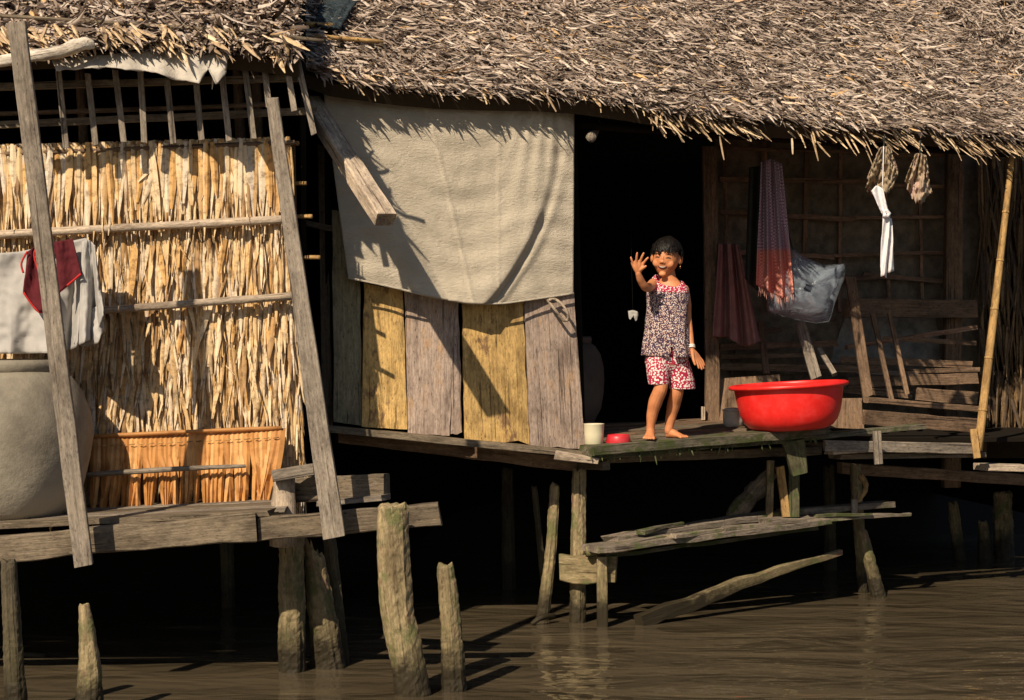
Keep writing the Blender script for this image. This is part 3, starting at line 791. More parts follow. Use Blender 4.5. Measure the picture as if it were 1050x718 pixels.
wp = leaf_protos('palm_leaf', M['wallp'], 18, 0.33, 0.038, fold=.22, tip=.3)
for i in range(280):
    if i < 80:
        x = -50 + 352 * (i + random.random()) / 80; y = 150 - (x / 300) * 8 + random.uniform(-2, 3); lean = random.gauss(0.03, .05); s_ = random.uniform(.85, 1.1)
    else:
        x = random.uniform(-50, 302); y = random.choice([236, 262, 300, 330, 360, 390, 415, 435]) + random.uniform(-16, 10); lean = random.gauss(0.03, .13); s_ = random.uniform(.6, 1.0)
    x = min(x, 288)
    if x > 275: lean = min(lean, .05)
    leaf_piece('palm_leaf', random.choice(wp), P(x, y, 9.20 - random.random() * .02), (lean, -.07 - random.random() * .08, -1), (random.gauss(0, .35), -1, 0), HUT, s_)
# ragged straws down the right edge
n_ = 260
ys = rng.uniform(150, 500, n_)
bs = np.array([list(P(294 + (y - 150) * .035 + random.uniform(-6, 6), y, 9.2 + random.uniform(-.05, .08))) for y in ys])
stuff(strips('straw_edge', bs, rng.normal(0, .06, (n_, 3)) + np.array([.03, -.03, -1.]), np.tile([.5, -1., 0], (n_, 1)), rng.uniform(.10, .26, n_), rng.uniform(.006, .016, n_), rng.normal(0, .03, n_), rng.normal(0, .5, n_), M['wall'], HUT))
# rails pinning the leaves
log('rail', [P(-300, 258, 9.12), P(120, 234, 9.12), P(296, 225, 9.12)], .021, M['pale'], HUT, sides=9, rough=.12)
log('rail', [P(88, 320, 9.10), P(200, 311, 9.10), P(300, 304, 9.10)], .019, M['pale'], HUT, sides=9, rough=.12)
log('rail', [P(-300, 345, 9.12), P(90, 321, 9.10)], .018, M['pale'], HUT, sides=9, rough=.12)
log('top_rail', [P(-300, 170, 9.19), P(302, 146, 9.19)], .012, M['brown'], HUT, sides=8)
for (x, y) in ((290, 147), (298, 188), (304, 222), (312, 264)):
    log('rail_end', [P(x, y, 9.28), P(x + 16, y, 9.25)], .010, M['bamboo'], HUT, sides=8)
# slatted opening above the wall
for (xt, yt, xb, yb) in ((60, 72, 68, 152), (90, 75, 98, 149), (118, 72, 127, 145), (144, 72, 148, 146), (171, 82, 178, 147), (200, 72, 207, 144), (228, 78, 235, 144), (250, 62, 260, 141), (293, 60, 302, 114), (305, 62, 322, 138), (270, 62, 276, 110)):
    beam('slat', P(xt, yt, 9.02), P(xb, yb, 9.02), 0.028, 0.012, M['grey'], HUT, up=(0, 1, 0), rough=.1)
beam('window_bar', P(-300, 98, 9.08), P(306, 80, 9.08), 0.03, 0.035, M['greyd'], HUT)
log('window_bar', [P(-300, 126, 9.25), P(150, 112, 9.25), P(272, 107, 9.25)], .012, M['brown'], HUT, sides=8)
beam('window_bar', P(-300, 141, 9.15), P(324, 114, 9.15), 0.02, 0.035, M['greyd'], HUT)
for x in (86, 247, 266): log('window_post', [P(x, 150, 9.6), P(x - 4, 70, 9.6)], .026, M['brown'], HUT, sides=8)
# shell
xr_ = P(308, 500, 9.35).x
board('side_wall', [(xr_, 9.35, 2.98), (-1.25, 11.2, 4.0), (-1.25, 11.2, .6), (xr_, 9.35, .6)], .03, M['dark'], HUT, nu=3, nv=3)
board('side_wall', [(-1.25, 11.2, 4.0), (-1.3, 11.9, 3.62), (-1.3, 11.9, .6), (-1.25, 11.2, .6)], .03, M['dark'], HUT, nu=3, nv=3)
board('side_wall', [(-3.90, 9.26, 3.02), (-4.12, 11.2, 4.12), (-4.12, 11.2, .4), (-3.90, 9.26, .4)], .03, M['dark'], HUT, nu=3, nv=3)
board('side_wall', [(-4.12, 11.2, 4.12), (-4.2, 12.0, 3.7), (-4.2, 12.0, .4), (-4.12, 11.2, .4)], .03, M['dark'], HUT, nu=3, nv=3)
slab('back_wall', [(-4.2, 12.0, 3.55), (-1.2, 11.9, 3.6), (-1.2, 11.9, -0.2), (-4.2, 12.0, -0.2)], M['dark'], HUT)
board('floor', [(-4.2, 11.8, .66), (-1.1, 11.6, .72), (-1.0, 9.2, .72), (-3.9, 9.2, .62)], .03, M['dark'], HUT, nu=3, nv=3)
# deck boards, front beams, corner stump, props
for k in range(5):
    d = 8.42 + k * .17; zz = .675
    a = Vector((-3.85, d, zz - .055)); b_ = Vector((-1.02 + random.uniform(-.05, .03), d, zz + .075))
    beam('deck_board', a, b_, .15, .025, M['grey'] if k % 2 else M['greyd'], HUT, rough=.12)
beam('front_beam', P(-390, 596, 8.33), P(263, 540, 8.33), .07, .105, M['greyd'], HUT, rough=.10, h1=.12, seg=40)
beam('front_beam', P(264, 543, 8.36), P(451, 527, 8.36), .06, .10, M['greyd'], HUT, rough=.08)
beam('side_block', P(300, 503, 8.72), P(397, 499, 8.50), .07, .115, M['greyd'], HUT, rough=.06)
beam('side_block', P(330, 516, 8.55), P(396, 510, 8.44), .10, .025, M['grey'], HUT)
log('corner_stump', [P(292, 560, 8.62), P(292, 490, 8.62)], .058, M['pale'], HUT, sides=14, rough=.2, jag=.02)
beam('ledge', P(280, 488, 8.55), P(322, 481, 8.55), .06, .05, M['grey'], HUT)
beam('prop', P(17, 22, 8.06), P(86, 581, 8.14), .075, .03, M['grey'], HUT, up=(0, 1, 0), rough=.07, w1=.078)
beam('prop', P(279, 101, 8.24), P(343, 550, 8.20), .052, .035, M['grey'], HUT, up=(0, 1, 0), rough=.07, w1=.095)

# pale palm sheath tucked under the left eave
M['sheath'] = fabric('pale_palm_sheath', (0.52, 0.48, 0.42), (0.34, 0.31, 0.27), weave=70, wr=.01, wnoise=9)
o = cloth('palm_sheath', [(52, 60), (110, 54), (180, 50), (234, 55)], [(58, 72), (110, 69), (160, 74), (180, 82), (204, 86), (214, 70), (222, 88), (232, 76)], lambda u, v: 8.90 - .10 * v, M['sheath'], HUT and None, nu=60, nv=14, fold=lambda u, v: .035 * math.sin(u * 34 + 2 * v) * v, thick=.004, hemjag=2)
tag(o, 'pale dry palm sheath hanging under the left hut eave', 'leaf sheet')
M['bleach'] = wood('bleached_branch', (0.72, 0.66, 0.57), (0.50, 0.45, 0.38), grain=.6)
o = log('driftwood_branch', [P(-20, 66, 8.72), P(30, 58, 8.72), P(62, 53, 8.74), P(82, 46, 8.74), P(95, 46, 8.78)], [.03, .028, .03, .034, .022], M['bleach'], sides=12, rough=.2)
tag(o, 'bleached white branch poking out behind the left prop at the eave', 'branch')

# orange leaf mat leaning on the wall
MAT = thing('leaf_mat', 'orange palm-leaf mat with stitched top leaning against the leaf wall', 'mat', P(190, 530, 9.0))
nL = 40
for i in range(nL):
    u = i / (nL - 1)
    x = 96 + 192 * u; yt = 448 - 9 * u; yb = 531 - random.uniform(0, 9) - 3 * u
    bow = .05 * math.sin(u * 3.1)
    w_ = 7.4 if u < .97 else 10
    x2 = x + random.gauss(-3, 5) - (16 if u > .93 else 0)
    V, F = [], []
    for j in range(8):
        v = j / 7
        xc = x + (x2 - x) * v ** 1.5; y = yt + (yb - yt) * v
        d = 9.08 - .14 * v - .03 * math.sin(v * 3.1) + bow * .2
        hw = w_ / 2 * (1.0 - .55 * max(0, v - .5) * random.uniform(.5, 1.5)) if j < 7 else w_ / 2 * .5
        tw = random.gauss(0, .008) * (v > .4)
        V += [P(xc - hw, y, d + .004 - tw), P(xc, y + (2 if j == 7 else 0), d - .014 * (v > .45) - .006), P(xc + hw, y, d + .004 + tw)]
    for j in range(7):
        for k in range(2):
            a = j * 3 + k; F.append((a, a + 3, a + 4, a + 1))
    o = mesh_obj('mat_leaf', V, F, M['mat'], MAT, smooth=False); o.modifiers.new('t', 'SOLIDIFY').thickness = .003
    if i % 2 == 0:
        log('stitch', [P(x - 3, yt + 10, 9.035), P(x + 3, yt + 9.2, 9.035)], .0028, M['bamboo'], MAT, sides=5, sub=1)
log('rolled_top', [P(93, 448, 9.07), P(190, 443, 9.06), P(289, 439, 9.07)], .009, M['mat'], MAT, sides=8, rough=.2)
log('pinning_stick', [P(88, 487, 8.93), P(180, 481, 8.92), P(252, 478, 8.93)], [.012, .013, .008], M['grey'], MAT, sides=8)

# big jar on the hut deck
M['jar'] = None
def jar_mat(name, c1, c2, c3):
    m, n, l, b = mat_new(name)
    mp = obj_coords(n, l, (1, 1, 1), False)
    nn = tex_noise(n, l, mp.outputs[0], 5, 8, 0.7)
    r = ramp(n, [(0.35, c2), (0.6, c1)]); l.new(nn.outputs[0], r.inputs[0])
    sx = n.new('ShaderNodeSeparateXYZ'); l.new(mp.outputs[0], sx.inputs[0])
    nn2 = tex_noise(n, l, mp.outputs[0], 14, 6, 0.7)
    ad = n.new('ShaderNodeMath'); ad.operation = 'MULTIPLY_ADD'; ad.inputs[1].default_value = .35; l.new(nn2.outputs[0], ad.inputs[0]); l.new(sx.outputs['Z'], ad.inputs[2])
    mr = n.new('ShaderNodeMapRange'); mr.inputs['From Min'].default_value = .28; mr.inputs['From Max'].default_value = .5; mr.inputs['To Min'].default_value = .8; mr.inputs['To Max'].default_value = 0; l.new(ad.outputs[0], mr.inputs['Value'])
    l.new(mixc(n, l, mr.outputs[0], r.outputs[0], c3), b.inputs['Base Color'])
    b.inputs['Roughness'].default_value = .75
    bump(n, l, b, nn2.outputs[0], .5, .012)
    return m
M['jar'] = jar_mat('cement_jar', (0.245, 0.215, 0.165), (0.15, 0.13, 0.10), (0.38, 0.34, 0.27))
M['jard'] = jar_mat('dark_glazed_jar', (0.10, 0.085, 0.065), (0.06, 0.05, 0.04), (0.12, 0.10, 0.08))
def jar(name, c, r, h, mat, label):
    J_ = thing(name, label, 'jar', c)
    prof = [(.66, 0), (.76, .05), (.91, .20), (.985, .38), (1.0, .52), (.975, .66), (.89, .80), (.77, .89), (.67, .925), (.62, .93), (.60, .9), (.8, .7), (.86, .4), (.6, .08)]
    lathe('body', c, [(a * r, b * h) for a, b in prof], mat, J_, rough=.03)
    lathe('rim', Vector(c), [(.62 * r, .905 * h), (.675 * r, .925 * h), (.69 * r, .965 * h), (.67 * r, 1.0 * h), (.62 * r, .995 * h), (.59 * r, .96 * h), (.58 * r, .92 * h)], mat, J_)
jar('water_jar', Vector((P(1, 540, 8.74).x, 8.74, .70)), .405, .715, M['jar'], 'big grey cement water jar standing on the left hut deck')
jar('storage_jar', Vector((P(578, 440, 11.0).x, 11.1, 1.0)), .24, .52, M['jard'], 'dark round jar just inside the doorway beside the plank wall')

# ------------------------------------------------------------------ cloths
def tarp_mat():
    m, n, l, b = mat_new('woven_tarpaulin')
    mp = obj_coords(n, l, (1, 1, 1), False)
    nn = tex_noise(n, l, mp.outputs[0], 6, 6, .6)
    r = ramp(n, [(.35, (.45, .395, .31)), (.65, (.55, .485, .385))]); l.new(nn.outputs[0], r.inputs[0])
    l.new(r.outputs[0], b.inputs['Base Color']); b.inputs['Roughness'].default_value = .6; b.inputs['Specular IOR Level'].default_value = .3
    mp2 = obj_coords(n, l, (26, 26, 70), False); n2 = tex_noise(n, l, mp2.outputs[0], 1, 5, .7)
    mp3 = obj_coords(n, l, (80, 80, 150), False); n3 = tex_noise(n, l, mp3.outputs[0], 1, 5, .7); n3.inputs['Distortion'].default_value = 1.2
    ad = n.new('ShaderNodeMath'); ad.operation = 'MULTIPLY_ADD'; ad.inputs[1].default_value = .8; l.new(n3.outputs[0], ad.inputs[0]); l.new(n2.outputs[0], ad.inputs[2])
    bump(n, l, b, ad.outputs[0], .85, .011)
    return m
M['tarp'] = tarp_mat()
def sstep(a, b, x):
    t = min(1, max(0, (x - a) / (b - a))); return t * t * (3 - 2 * t)
def tfold(u, v):
    u0 = .925 - .02 * v - .29 * v ** 3.0                                                            # long curving crease on the right
    f = .050 * (.25 + v) * (1 - sstep(u0 - .012, u0 + .030, u)) * sstep(u0 - .30, u0 - .02, u)
    f += .020 * math.exp(-((u - (u0 + .05)) / .02) ** 2) * (.3 + .5 * v)
    u1 = .11 + .10 * v + .20 * v ** 2.2
    f += .035 * v * (1 - sstep(u1 - .01, u1 + .05, u)) * sstep(u1 - .2, u1 - .02, u)                  # slanting crease on the left
    f += .05 * math.sin(math.pi * u) * v * .7
    f += .006 * math.exp(-((u - (.40 + .16 * v)) / .008) ** 2) + .004 * math.exp(-((u - (.70 - .03 * v)) / .005) ** 2)
    f += .006 * math.sin((u - .9) * 55 / (.25 + v)) * math.exp(-((u - .86) / .12) ** 2) * (1 - .6 * v)  # gathers under the right-hand nail
    f += .004 * math.sin(v * 52 + 3 * math.sin(u * 9)) * (.4 + .6 * math.sin(u * 7 + 1) ** 2)
    f += .010 * math.sin(u * 60 + v * 4) * max(0, 1 - v * 5)
    return f
tp = cloth('tarpaulin', [(331, 92), (420, 96), (520, 98), (589, 104)], [(357, 285), (400, 294), (440, 304), (480, 311), (510, 312), (540, 308), (588, 301)],
           lambda u, v: 9.74 + u * .40 - .015 * v, M['tarp'], nu=150, nv=120, fold=tfold, thick=.004, wr=.006)
tag(tp, 'large beige tarpaulin hung as a curtain over the plank wall', 'tarpaulin')
hem = log('hem', [P(*poly([(357, 285), (400, 294), (440, 304), (480, 311), (510, 312), (540, 308), (588, 301)], t), 9.70 + t * .40 - .035 * math.sin(math.pi * t)) for t in np.linspace(0, 1, 14)], .006, M['tarp'], tp, sides=6, sub=2)

M['shirt'] = fabric('pale_grey_cotton', (0.42, 0.40, 0.38), (0.35, 0.335, 0.32))
M['maroon'] = fabric('maroon_cotton', (0.115, 0.018, 0.024), (0.07, 0.011, 0.015))
M['redtrim'] = fabric('red_piping', (0.5, 0.03, 0.03), (0.42, 0.025, 0.025))
sh = cloth('grey_shirt', [(-30, 262), (20, 258), (60, 250), (88, 244), (97, 252)], [(-30, 362), (13, 363), (50, 362), (68, 361), (78, 356), (84, 340)], lambda u, v: 8.92 - .06 * v, M['shirt'], nu=70, nv=40,
           fold=lambda u, v: .07 * math.exp(-((u - .88) / .045) ** 2) * v - .07 * math.exp(-((u - .80 - .05 * (1 - v)) / .03) ** 2) * v + .03 * math.sin(u * 19 + 2.5 * v) * v * (u > .3) + .018 * math.sin((u * 9 + v * 7)) * (1 - v) + .10 * max(0, u - .86) * math.sin(v * 9), thick=.005, wr=.014)
cloth('sleeve', [(84, 247), (92, 246), (98, 254)], [(80, 354), (92, 349), (100, 340), (106, 322)], lambda u, v: 8.86 - .05 * v, M['shirt'], sh, nu=30, nv=40, fold=lambda u, v: .05 * math.sin(u * 8 + .6) * (.25 + v) + .02 * math.sin(u * 15 + v * 5) * v, thick=.005, wr=.01)
cloth('cuff', [(80, 335), (90, 318), (104, 312)], [(76, 352), (86, 356), (100, 352), (107, 338)], lambda u, v: 8.85 - .02 * v, M['shirt'], sh, nu=24, nv=16, fold=lambda u, v: .06 * math.sin(u * 7 + 3) * (v - .2), thick=.005, wr=.01)
tag(sh, 'pale grey shirt hung to dry on the leaf wall behind the prop', 'shirt')
mr = thing('maroon_vest', 'maroon vest with red edging hanging over the grey shirt', 'vest', P(50, 318, 8.85))
vb = cloth('left_front', [(28, 258), (41, 250)], [(24, 300), (40, 320), (52, 315)], lambda u, v: 8.82 - .03 * v, M['maroon'], mr, nu=20, nv=24, fold=lambda u, v: .015 * math.sin(u * 6 + v * 3), thick=.005)
cloth('right_front', [(56, 248), (74, 245)], [(60, 300), (70, 292), (83, 281)], lambda u, v: 8.82 - .03 * v, M['maroon'], mr, nu=20, nv=24, fold=lambda u, v: .015 * math.sin(u * 5 + 1), thick=.005)
cloth('back', [(38, 254), (62, 248)], [(36, 262), (62, 262)], lambda u, v: 8.88, M['maroon'], mr, nu=14, nv=8, thick=.005)
for pts in ([(41, 250), (35, 262), (44, 290), (52, 315)], [(24, 300), (40, 320), (52, 314)], [(60, 300), (70, 292), (83, 281)], [(35, 264), (50, 262)], [(28, 258), (22, 270), (24, 280)]):
    log('trim', [P(x, y, 8.79) for x, y in pts], .005, M['redtrim'], mr, sides=6)
cd = log('cord', [P(33, 230, 9.0), P(37, 242, 8.95), P(38, 252, 8.88)], .004, simple('blue_cord', (.06, .08, .25)), sides=6)
tag(cd, 'thin blue cord tied round the leaf wall rail above the vest', 'cord')

# cloths on the porch
M['rose'] = fabric('dull_rose_cloth', (0.28, 0.155, 0.14), (0.20, 0.105, 0.095))
def porch_cloth(name, label, cat, top, bot, d, mat, fold, **k):
    o = cloth(name, top, bot, lambda u, v: d, mat, fold=fold, **k); return tag(o, label, cat)
porch_cloth('rose_cloth', 'dull rose cloth hanging in the shade left of the checked scarf', 'cloth', [(736, 250), (745, 249), (758, 251)], [(731, 345), (745, 346), (764, 356), (780, 350)], 11.42, M['rose'], lambda u, v: .04 * math.sin(u * 15 + 1.5 * v) + .015 * math.sin(u * 33 + v * 3), nu=60, nv=40, thick=.005)
def krama_mat():
    m, n, l, b = mat_new('checked_scarf')
    mp = obj_coords(n, l, (1, 1, 1), False)
    ck = n.new('ShaderNodeTexChecker'); ck.inputs['Scale'].default_value = 105
    l.new(mp.outputs[0], ck.inputs['Vector'])
    ck.inputs[1].default_value = (.46, .36, .40, 1); ck.inputs[2].default_value = (.15, .09, .14, 1)
    ck2 = n.new('ShaderNodeTexChecker'); ck2.inputs['Scale'].default_value = 105; l.new(mp.outputs[0], ck2.inputs['Vector'])
    ck2.inputs[1].default_value = (.64, .30, .22, 1); ck2.inputs[2].default_value = (.44, .12, .10, 1)
    sx = n.new('ShaderNodeSeparateXYZ'); l.new(mp.outputs[0], sx.inputs[0])
    mr = n.new('ShaderNodeMapRange'); mr.inputs['From Min'].default_value = -.145; mr.inputs['From Max'].default_value = -.12; mr.inputs['To Min'].default_value = 1; mr.inputs['To Max'].default_value = 0
    l.new(sx.outputs['Z'], mr.inputs['Value'])
    # local frame: X = world X, Z = world -? (frame_of keeps Z up for axis X)
    l.new(mixc(n, l, mr.outputs[0], ck.outputs[0], ck2.outputs[0]), b.inputs['Base Color'])
    b.inputs['Roughness'].default_value = .9
    return m
M['krama'] = krama_mat()
kr = porch_cloth('checked_scarf', 'purple checked scarf with orange fringed end hanging from the roof', 'scarf', [(780, 166), (791, 163), (801, 168)], [(776, 292), (790, 300), (803, 306), (814, 300)], 11.12, M['krama'], lambda u, v: .03 * math.sin(u * 17 + 2 + v) * (.5 + v) + .015 * math.sin(u * 31 - v * 2), nu=50, nv=60, thick=.005)
n_ = 26; uu = np.linspace(.05, .98, n_)
bs = np.array([list(P(*poly([(776, 292), (790, 300), (803, 306), (814, 300)], u), 11.10)) for u in uu])
stuff(strips('fringe', bs, rng.normal(0, .15, (n_, 3)) + np.array([0, 0, -1.]), np.tile([0, -1., 0], (n_, 1)), rng.uniform(.03, .06, n_), np.full(n_, .004), rng.normal(0, .1, n_), rng.normal(0, .3, n_), fabric('fringe', (.55, .30, .25)), kr))
M['darkcloth'] = fabric('dark_green_cloth', (0.03, 0.035, 0.025), (0.02, 0.02, 0.018))
porch_cloth('dark_cloth', 'dark cloth hanging behind the checked scarf in the shade', 'cloth', [(768, 172), (790, 168)], [(764, 286), (776, 298), (788, 296)], 11.2, M['darkcloth'], lambda u, v: .025 * math.sin(u * 10), nu=30, nv=40, thick=.005)
# clear plastic bag
def bag_mat():
    m, n, l, b = mat_new('thin_clear_plastic')
    b.inputs['Base Color'].default_value = (.46, .55, .66, 1); b.inputs['Roughness'].default_value = .15; b.inputs['Alpha'].default_value = 1
    mp = obj_coords(n, l, (1, 1, 1), False); nn = tex_noise(n, l, mp.outputs[0], 11, 3, .5); nn.inputs['Distortion'].default_value = 1.5; bump(n, l, b, nn.outputs[0], .6, .02)
    tr = n.new('ShaderNodeBsdfTransparent'); mx = n.new('ShaderNodeMixShader')
    r = ramp(n, [(.35, (.14,) * 3), (.8, (.42,) * 3)]); l.new(nn.outputs[0], r.inputs[0]); l.new(r.outputs[0], mx.inputs[0])
    l.new(tr.outputs[0], mx.inputs[1]); l.new(b.outputs[0], mx.inputs[2]); l.new(mx.outputs[0], n['Material Output'].inputs[0])
    return m
BAG = thing('plastic_bag', 'clear plastic bag with dark things inside hanging under the porch roof', 'bag', P(825, 330, 11.0))
def sac(name, outline, d, depth, mat, parent):
    cx = sum(p[0] for p in outline) / len(outline); cy = sum(p[1] for p in outline) / len(outline)
    V, F = [], []; n = 40; rings = 9
    for j in range(rings):
        s = math.sin(math.pi * (j + .0) / (rings - 1)); f = -math.cos(math.pi * j / (rings - 1))
        s = max(s, .02) ** .55
        for k in range(n):
            x, y = poly(outline + [outline[0]], k / n)
            V.append(P(cx + (x - cx) * s, cy + (y - cy) * s, d + f * depth + .012 * nz((x * .08, y * .08, j), 1)))
    for j in range(rings - 1):
        for k in range(n):
            F.append((j * n + k, j * n + (k + 1) % n, (j + 1) * n + (k + 1) % n, (j + 1) * n + k))
    return mesh_obj(name, V, F, mat, parent, smooth=True)
sac('film', [(812, 254), (822, 262), (846, 272), (868, 270), (866, 285), (856, 312), (851, 330), (838, 332), (815, 328), (788, 321), (786, 300), (800, 280)], 11.25, .14, bag_mat(), BAG)
sac('contents', [(822, 292), (845, 288), (852, 300), (848, 318), (825, 320), (806, 312), (808, 300)], 11.25, .07, fabric('dark_contents', (.05, .06, .08)), BAG)
log('bag_tie', [P(800, 200, 11.3), P(806, 230, 11.28), P(813, 256, 11.25)], .005, M['darkcloth'], BAG, sides=6)
# bundles of dried leaves and the white strip under the eave
def bundle(name, label, pts, d, cols, parent=None, n=26):
    """a bunch of crumpled dried leaves tied at the top: narrow neck, bulging middle, ragged foot"""
    x0, y0, x1, y1, sp = pts
    mt = leaf_mat(name + '_leaf', cols)
    B_, D_, N_, L_ = [], [], [], []
    for _ in range(n):
        an = random.uniform(0, 2 * math.pi); t = random.random() ** .6 * .55
        wv = sp / FPX * d * (.25 + 1.1 * t)
        p = P(x0 + (x1 - x0) * t, y0 + (y1 - y0) * t, d) + Vector((math.cos(an) * wv, math.sin(an) * wv * .8, 0))
        B_.append(list(p)); D_.append([math.cos(an) * (.25 - .3 * t) + random.gauss(0, .15), math.sin(an) * .2, -1]); N_.append([math.cos(an), math.sin(an), 0.1]); L_.append((y1 - y0) / FPX * d * random.uniform(.35, .62))
    o = strips(name, np.array(B_), np.array(D_), np.array(N_), np.array(L_), rng.uniform(.03, .065, n), rng.normal(-.12, .22, n), rng.normal(0, .5, n), mt, parent, fold=.35, tip=.45)
    return tag(o, label, 'bundle')
M['ragA'] = fabric('mottled_rag', (0.40, 0.31, 0.20), (0.17, 0.125, 0.085), wnoise=26)
M['ragB'] = fabric('pinkish_rag', (0.44, 0.30, 0.26), (0.27, 0.23, 0.13), wnoise=20)
def rag(label, top, bot, d, mats):
    o = thing('hanging_rag', label, 'rag', P(bot[0][0], 205, d), 'rags hanging under the eave')
    cloth('front_fold', top, bot, lambda u, v: d - .02 * v, mats[0], o, nu=40, nv=30, fold=lambda u, v: .035 * math.sin(u * 9 + 3 * v) * (.3 + v) + .012 * math.sin(u * 23 + 9 * v), thick=.005, wr=.045, hemjag=6)
    b2 = [(x + random.uniform(-4, 4), y - random.uniform(4, 12)) for x, y in bot]
    cloth('back_fold', top, b2, lambda u, v: d + .05 * v, mats[1], o, nu=40, nv=24, fold=lambda u, v: .03 * math.sin(u * 11 + 1 + 3 * v), thick=.005, wr=.02, hemjag=3)
    log('tie', [P(top[0][0] + 4, top[0][1] + 2, d), P(top[0][0] + 5, top[0][1] - 14, d + .03)], .004, M['darkcloth'], o, sides=6)
rag('mottled brown rag hanging under the eave above the white strip', [(902, 152), (909, 150), (913, 153)], [(888, 192), (894, 202), (903, 194), (910, 199), (918, 186), (920, 178)], 10.62, (M['ragA'], M['ragB']))
rag('smaller pinkish rag hanging under the eave right of the white strip', [(939, 158), (944, 157), (949, 160)], [(930, 196), (938, 204), (946, 207), (955, 198)], 10.74, (M['ragB'], M['ragA']))
M['white'] = fabric('white_cotton', (0.74, 0.72, 0.74), (0.66, 0.64, 0.66))
ws = thing('white_cloth_strip', 'knotted white cloth strip hanging under the eave', 'cloth strip', P(909, 284, 10.55))
cloth('upper_strip', [(893, 196), (899, 190), (905, 194)], [(905, 219), (909, 222), (912, 219)], lambda u, v: 10.52, M['white'], ws, nu=14, nv=18, fold=lambda u, v: .015 * math.sin(u * 7 + v * 3), thick=.005)
cloth('lower_strip', [(905, 220), (909, 219), (912, 221)], [(903, 284), (907, 282), (909, 285)], lambda u, v: 10.52, M['white'], ws, nu=14, nv=24, fold=lambda u, v: .012 * math.sin(u * 6 + v * 5), thick=.005)
cloth('tail', [(909, 222), (914, 224)], [(910, 280), (917, 278)], lambda u, v: 10.54, M['white'], ws, nu=10, nv=24, fold=lambda u, v: .015 * math.sin(u * 5 + v * 6), thick=.005)
sac('knot', [(905, 216), (910, 214), (914, 219), (911, 224), (905, 223)], 10.51, .018, M['white'], ws)
log('string', [P(905, 196, 10.56), P(906, 150, 10.6)], .003, M['white'], ws, sides=5)
o = sac('white_rag', [(644, 319), (649, 318), (654, 319.5), (654.5, 324), (653, 329), (651.5, 329.5), (650.5, 325), (648, 324), (646.5, 328), (645, 327)], 10.7, .010, M['shirt'], None)
tag(o, 'small white rag hanging in the dark doorway left of the child', 'rag')
o = log('rag_string', [P(649, 319, 10.7), P(647, 240, 10.72), P(646, 130, 10.75)], .0010, M['dark'], sides=5); tag(o, 'thin dark string holding the small white rag in the doorway', 'string')
kn = log('rope_loop', [P(560, 306, 10.05), P(564, 311, 10.05), P(570, 319, 10.04), P(577, 328, 10.05), P(582, 328, 10.06), P(582, 321, 10.04), P(576, 312, 10.05), P(569, 307, 10.06), P(563, 308, 10.04)], .008, M['pale'], sides=8)
tag(kn, 'folded pale strap hung on the top of the rightmost wall plank', 'strap')

# bamboo pole leaning at the right
bp = thing('bamboo_pole', 'tall golden bamboo pole leaning under the eave at the right edge', 'pole', P(1003, 462, 11.3))
pa, pb = P(1003, 462, 11.3), P(1039, 150, 11.5)
log('lower_cane', [pa, pa.lerp(pb, .5), pb], [.026, .023, .016], M['bamboo'], bp, sides=10, rough=.03)
for t in (.13, .3, .46, .62, .78, .92):
    q = pa.lerp(pb, t); a = (pb - pa).normalized(); log('node', [q - a * .006, q + a * .006], .029 - .009 * t, M['bamboo'], bp, sides=10, rough=.02, sub=1)
beam('foot_splint', P(998, 440, 11.28), P(1002, 470, 11.25), .04, .02, M['bamboo'], bp, up=(0, 1, 0))

# ------------------------------------------------------------------ vessels on the deck
M['red'] = None
def plastic(name, col, rough=.32, sss=.08):
    m, n, l, b = mat_new(name)
    mp = obj_coords(n, l, (1, 1, 1), False); nn = tex_noise(n, l, mp.outputs[0], 9, 9, .75)
    r = ramp(n, [(.3, tuple(c * .78 for c in col)), (.5, col), (.72, tuple(min(.9, c + .035) for c in col))]); l.new(nn.outputs[0], r.inputs[0]); l.new(r.outputs[0], b.inputs['Base Color'])
    r2 = ramp(n, [(.3, (rough,) * 3), (.7, (rough + .15,) * 3)]); l.new(nn.outputs[0], r2.inputs[0]); l.new(r2.outputs[0], b.inputs['Roughness'])
    b.inputs['Subsurface Weight'].default_value = sss; b.inputs['Subsurface Radius'].default_value = (.02, .004, .003)
    return m
M['red'] = plastic('red_plastic', (.80, .022, .018))
c = P(811, 440.5, 10.62); rr = 61.5 / FPX * 10.62; hh = 48 / FPX * 10.62
tl_ = Matrix.Rotation(R(-3.2), 3, 'Y')
BAS = thing('red_basin', 'large red plastic basin standing on the deck right of the child', 'basin', c)
prof = [(.52, 0), (.60, .015), (.70, .08), (.78, .2), (.83, .35), (.865, .55), (.89, .75), (.905, .90), (.91, .96), (.895, .96), (.88, .9), (.84, .5), (.76, .22), (.6, .03)]
lathe('body', c, [(a * rr, b_ * hh) for a, b_ in prof], M['red'], BAS, n=72, tilt=tl_)
lathe('rim', c, [(a * rr, b_ * hh) for a, b_ in [(.90, .885), (.93, .89), (.985, .905), (1.0, .94), (.99, .975), (.95, .995), (.91, 1.0), (.885, .985), (.885, .94), (.89, .9)]], M['red'], BAS, n=72, tilt=tl_)
c = P(609, 456, 10.1)
MUG = thing('enamel_mug', 'cream enamel mug on the deck beside the plank wall', 'mug', c)
r0 = 10.5 / FPX * 10.1; h0 = 21.5 / FPX * 10.1
M['cream'] = simple('cream_enamel', (.66, .60, .42), .3, .5, var=.05)
lathe('cup', c, [(r0 * .86, 0), (r0 * .92, .004), (r0 * .95, h0 * .5), (r0, h0 * .97), (r0 * 1.03, h0), (r0 * .96, h0), (r0 * .9, h0 * .5), (r0 * .8, .01)], M['cream'], MUG, n=32)
